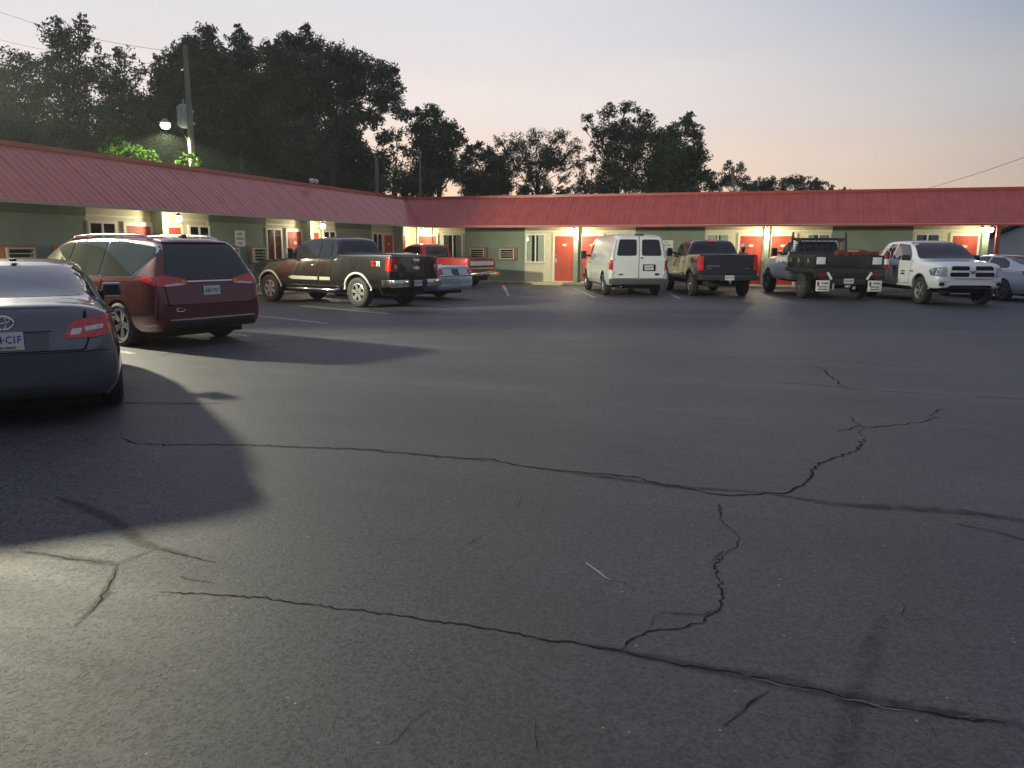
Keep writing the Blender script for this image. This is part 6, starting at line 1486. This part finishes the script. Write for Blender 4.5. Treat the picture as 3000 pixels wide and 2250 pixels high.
# --- white sedan at the right edge
def white_sedan():
    P = mat('cool_white_paint', (.50, .56, .64), .28, metal=.15, coat=1, var=.03, scale=1.5)
    st = [(-1.06, .40, .55, .55, .66, .70, .66, .74, .58), (-1.03, .34, .70, .55, .82, .80, .80, .86, .70), (-.98, .28, .78, .58, .88, .98, .82, 1.04, .70), (-.9, .26, .80, .6, .90, 1.01, .82, 1.09, .68), (-.6, .24, .82, .62, .92, 1.0, .82, 1.13, .66), (-.2, .22, .82, .62, .92, .99, .82, 1.26, .62),
          (.45, .2, .82, .62, .92, .98, .83, 1.42, .56), (1.2, .2, .82, .62, .92, .97, .84, 1.47, .57), (1.8, .2, .82, .62, .92, .96, .84, 1.44, .56), (2.5, .2, .82, .62, .92, .94, .83, 1.16, .64), (2.9, .22, .82, .6, .9, .92, .8, 1.02, .68), (3.4, .24, .78, .58, .86, .80, .72, .88, .58), (3.7, .3, .6, .5, .66, .62, .58, .68, .5)]
    c = Car('sedan', 'white sedan with black wheel cut off by the right edge of the photo', 'car', 7.95, 29.2, 26, st, [(0, .34, .38), (2.78, .34, .38)], P)
    c.under(-.9, 3.4, .7, .18, .4)
    c.panel('rear_window', 'B', [(-.62, 1.14), (.62, 1.14), (.5, 1.40), (-.5, 1.40)], M_tint, .006, .02, .1, r=.06); c.panel('windshield', 'F', [(-.64, 1.04), (.64, 1.04), (.5, 1.38), (-.5, 1.38)], M_tint, .006, .02, .1)
    c.panel('window_trim', 'L', [(-.10, 1.06), (-.02, 1.02), (2.5, .985), (2.0, 1.33), (1.3, 1.41), (.45, 1.38), (.05, 1.24)], M_chrome, .004, .01, .1, mirror=True)
    c.panel('side_window', 'L', [(-.05, 1.09), (.0, 1.045), (.92, 1.03), (.92, 1.385), (.45, 1.36), (.08, 1.23)], M_tint, .008, mirror=True); c.panel('side_window', 'L', [(.99, 1.03), (2.36, 1.0), (1.95, 1.31), (1.3, 1.39), (.99, 1.385)], M_tint, .008, mirror=True)
    c.door([(.35, .38), (.95, .36), (.95, .97), (.2, .98), (.2, .8)], (.36, .88)); c.door([(1.0, .36), (2.2, .36), (2.25, .93), (1.0, .97)], (1.16, .87))
    for sg in (1, -1):
        t = c.panel('taillight', 'B', [(sg*.45, .84), (sg*.86, .84), (sg*.84, 1.0), (sg*.5, .95)][::sg], M_redlens, .014, .03, .06, r=.02)
        c.panel('taillight', 'L' if sg > 0 else 'R', [(-1.0, .84), (-.74, .88), (-.66, .97), (-.98, 1.0)], M_redlens, .012, .03, .06, r=.02)
        c.panel('chrome_strip', 'L' if sg > 0 else 'R', [(-1.0, .985), (-.64, .965), (-.64, .98), (-1.0, 1.0)], M_chrome, .02, .03, .06, r=.004)
    h = c.hit('B', 0, .7); c.plate(h.x-.01, 0, .74, 'H3T 9K1')
    c.mirror_part(2.2, 1.05, P); c.wheels((0, 2.78), .81, .34, .22, .24, 'ten', M_alloyd)
    c.panel('headlight', 'F', [(.45, .66), (.72, .68), (.76, .80), (.5, .76)], M_headlens, .01, .03, .08, mirror=True)
white_sedan()

# ------------------------------------------------------------------ the man beside the grey pickup
def skin_body(name, joints, edges, m, parent=None, sub=2):
    me = bpy.data.meshes.new('s'); me.from_pydata([j[0] for j in joints], edges, []); o = bpy.data.objects.new('s', me); COL.objects.link(o)
    md = o.modifiers.new('k', 'SKIN'); md.use_smooth_shade = True
    for i, j in enumerate(joints):
        sv = me.skin_vertices[0].data[i]; r = j[1]; sv.radius = r if isinstance(r, tuple) else (r, r); sv.use_root = (i == 0)
    sb = o.modifiers.new('u', 'SUBSURF'); sb.levels = sub; sb.render_levels = sub
    me2 = evaluated(o); bpy.data.objects.remove(o); me2.materials.clear(); me2.materials.append(m)
    for p_ in me2.polygons: p_.use_smooth = True
    q = bpy.data.objects.new(name, me2); COL.objects.link(q)
    if parent: q.parent = parent
    return q
def person():
    SK = mat('tanned_skin', (.36, .20, .13), .55, var=.08, scale=12)
    CL = mat('black_vest_cloth', (.012, .012, .014), .85, var=.3, scale=14, bump=.3); JN = mat('blue_jeans', (.04, .06, .11), .85, var=.2, scale=14, bump=.3)
    J = [((0, 0, .94), (.15, .11)), ((0, 0, 1.12), (.145, .10)), ((0, -.01, 1.32), (.17, .11)), ((0, 0, 1.45), (.10, .08)), ((0, -.01, 1.52), .055), ((0, -.03, 1.60), (.072, .085)), ((0, -.02, 1.70), (.075, .09)),
         ((.18, 0, 1.42), .06), ((.25, .02, 1.16), .045), ((.20, -.18, 1.02), .034), ((.16, -.25, 1.04), (.035, .018)),
         ((-.18, 0, 1.42), .06), ((-.28, -.06, 1.17), .046), ((-.20, -.26, 1.34), .034), ((-.15, -.30, 1.44), (.035, .018)),
         ((.10, 0, .86), .10), ((.11, -.01, .48), .065), ((.12, 0, .09), .045), ((.13, -.13, .05), .04),
         ((-.10, 0, .86), .10), ((-.12, -.02, .48), .065), ((-.13, 0, .09), .045), ((-.15, -.13, .05), .04)]
    E_ = [(0, 1), (1, 2), (2, 3), (3, 4), (4, 5), (5, 6), (2, 7), (7, 8), (8, 9), (9, 10), (2, 11), (11, 12), (12, 13), (13, 14), (0, 15), (15, 16), (16, 17), (17, 18), (0, 19), (19, 20), (20, 21), (21, 22)]
    pos = at(2177, 740, 30.2)
    root = empty('person', (pos.x, pos.y, 0), radians(8), 'person in a white cap and dark vest standing beyond the grey pickup, one arm raised', 'person')
    skin_body('body', J, E_, SK, root)
    skin_body('vest', [((0, 0, .98), (.165, .125)), ((0, 0, 1.15), (.16, .115)), ((0, -.01, 1.32), (.185, .125)), ((0, 0, 1.44), (.12, .09))], [(0, 1), (1, 2), (2, 3)], CL, root)
    skin_body('trousers', [((0, 0, .93), (.16, .12)), ((.10, 0, .86), .11), ((.11, -.01, .48), .08), ((.12, 0, .12), .07), ((-.10, 0, .86), .11), ((-.12, -.02, .48), .08), ((-.13, 0, .12), .07)], [(0, 1), (1, 2), (2, 3), (0, 4), (4, 5), (5, 6)], JN, root)
    b = bmesh.new(); lathe(b, [(.10, 0), (.105, .03), (.095, .08), (.06, .12), (.001, .13)], 20, 0, 'Z'); bmesh.ops.transform(b, matrix=Matrix.Translation((0, -.02, 1.695)) @ Matrix.Diagonal((1, 1.12, 1, 1)), verts=b.verts)
    for k in range(8):
        a0, a1 = pi+.35+(pi-.7)*k/8, pi+.35+(pi-.7)*(k+1)/8
        P_ = [(.095*cos(a0), -.02+.105*sin(a0), 1.70), (.095*cos(a1), -.02+.105*sin(a1), 1.70), (.10*cos(a1), -.02+.20*sin(a1), 1.68), (.10*cos(a0), -.02+.20*sin(a0), 1.68)]
        quad(b, *P_); quad(b, *[(x, y, z-.006) for x, y, z in P_[::-1]])
    finish(b, 'cap', mat('white_cap_cloth', (.62, .62, .58), .8, var=.05), root, 50)
    HR = mat('dark_beard', (.03, .02, .015), .9, var=.3, scale=30)
    b = bmesh.new(); bmesh.ops.create_uvsphere(b, u_segments=14, v_segments=8, radius=.06); bmesh.ops.transform(b, matrix=Matrix.Translation((0, -.085, 1.555)) @ Matrix.Diagonal((1.05, .75, 1.0, 1)), verts=b.verts); finish(b, 'beard', HR, root, 60)
    b = bmesh.new(); bmesh.ops.create_uvsphere(b, u_segments=14, v_segments=8, radius=.088); bmesh.ops.transform(b, matrix=Matrix.Translation((0, .02, 1.64)) @ Matrix.Diagonal((1.02, .95, 1.0, 1)), verts=b.verts); finish(b, 'hair', HR, root, 60)
    b = bmesh.new(); bx(b, -.07, -.008, -.128, -.112, 1.648, 1.682, .006); bx(b, .008, .07, -.128, -.112, 1.648, 1.682, .006); bx(b, -.008, .008, -.124, -.116, 1.67, 1.676); finish(b, 'sunglasses', M_black, root)
    b = bmesh.new(); tube(b, [(0, -.115, 1.665), (0, -.138, 1.63)], [.010, .016], 8); finish(b, 'nose', SK, root, 60)
    for sg in (1, -1):
        b = bmesh.new(); lathe(b, [(.001, 0), (.022, .0), (.03, .012), (.001, .014)], 10, 0, 'Z'); bmesh.ops.transform(b, matrix=face_mat((sg*.082, -.02, 1.64), (sg, 0, 0)) @ Matrix.Diagonal((.8, 1.2, 1, 1)), verts=b.verts); finish(b, 'ear', SK, root, 60)
        hx, hy, hz = (.16, -.25, 1.04) if sg > 0 else (-.15, -.30, 1.44)
        b = bmesh.new()
        for k in range(4):
            o_ = (k-1.5)*.019; L_ = (.066, .078, .073, .055)[k]
            if sg > 0: pts = [(hx-.01+o_, hy-.02, hz), (hx-.015+o_, hy-.02-L_*.5, hz-.01), (hx-.02+o_, hy-.02-L_*.8, hz-.035)]
            else: pts = [(hx+o_, hy-.0, hz+.02), (hx+o_, hy-.01, hz+.02+L_*.5), (hx+o_, hy-.035, hz+.02+L_*.85)]
            tube(b, pts, [.010, .009, .007], 6)
        tube(b, [(hx-sg*.03, hy, hz), (hx-sg*.055, hy-.02, hz+.02), (hx-sg*.06, hy-.04, hz+.045)], [.012, .010, .008], 6)
        finish(b, 'fingers', SK, root, 60)
    b = bmesh.new()
    for sg in (1, -1): bx(b, sg*.13-.05, sg*.13+.05, -.20, .07, .0, .09, .03)
    finish(b, 'boots', M_black, root, 60)
person()

# ------------------------------------------------------------------ thin haze box added to lift the dark trees and veil the lamps
b = bmesh.new(); bx(b, -110, 90, -60, 130, -1.2, 22)
hz = finish(b, 'added_haze', bpy.data.materials.new('added_veil_volume')); tag(hz, kind='stuff')
hm = hz.data.materials[0]; hm.use_nodes = True; nt = hm.node_tree; nt.nodes.clear()
ho = nt.nodes.new('ShaderNodeOutputMaterial'); hv = nt.nodes.new('ShaderNodeVolumePrincipled')
hv.inputs['Density'].default_value = .00065; hv.inputs['Color'].default_value = (.92, .95, 1, 1); hv.inputs['Anisotropy'].default_value = .2
nt.links.new(hv.outputs[0], ho.inputs['Volume'])
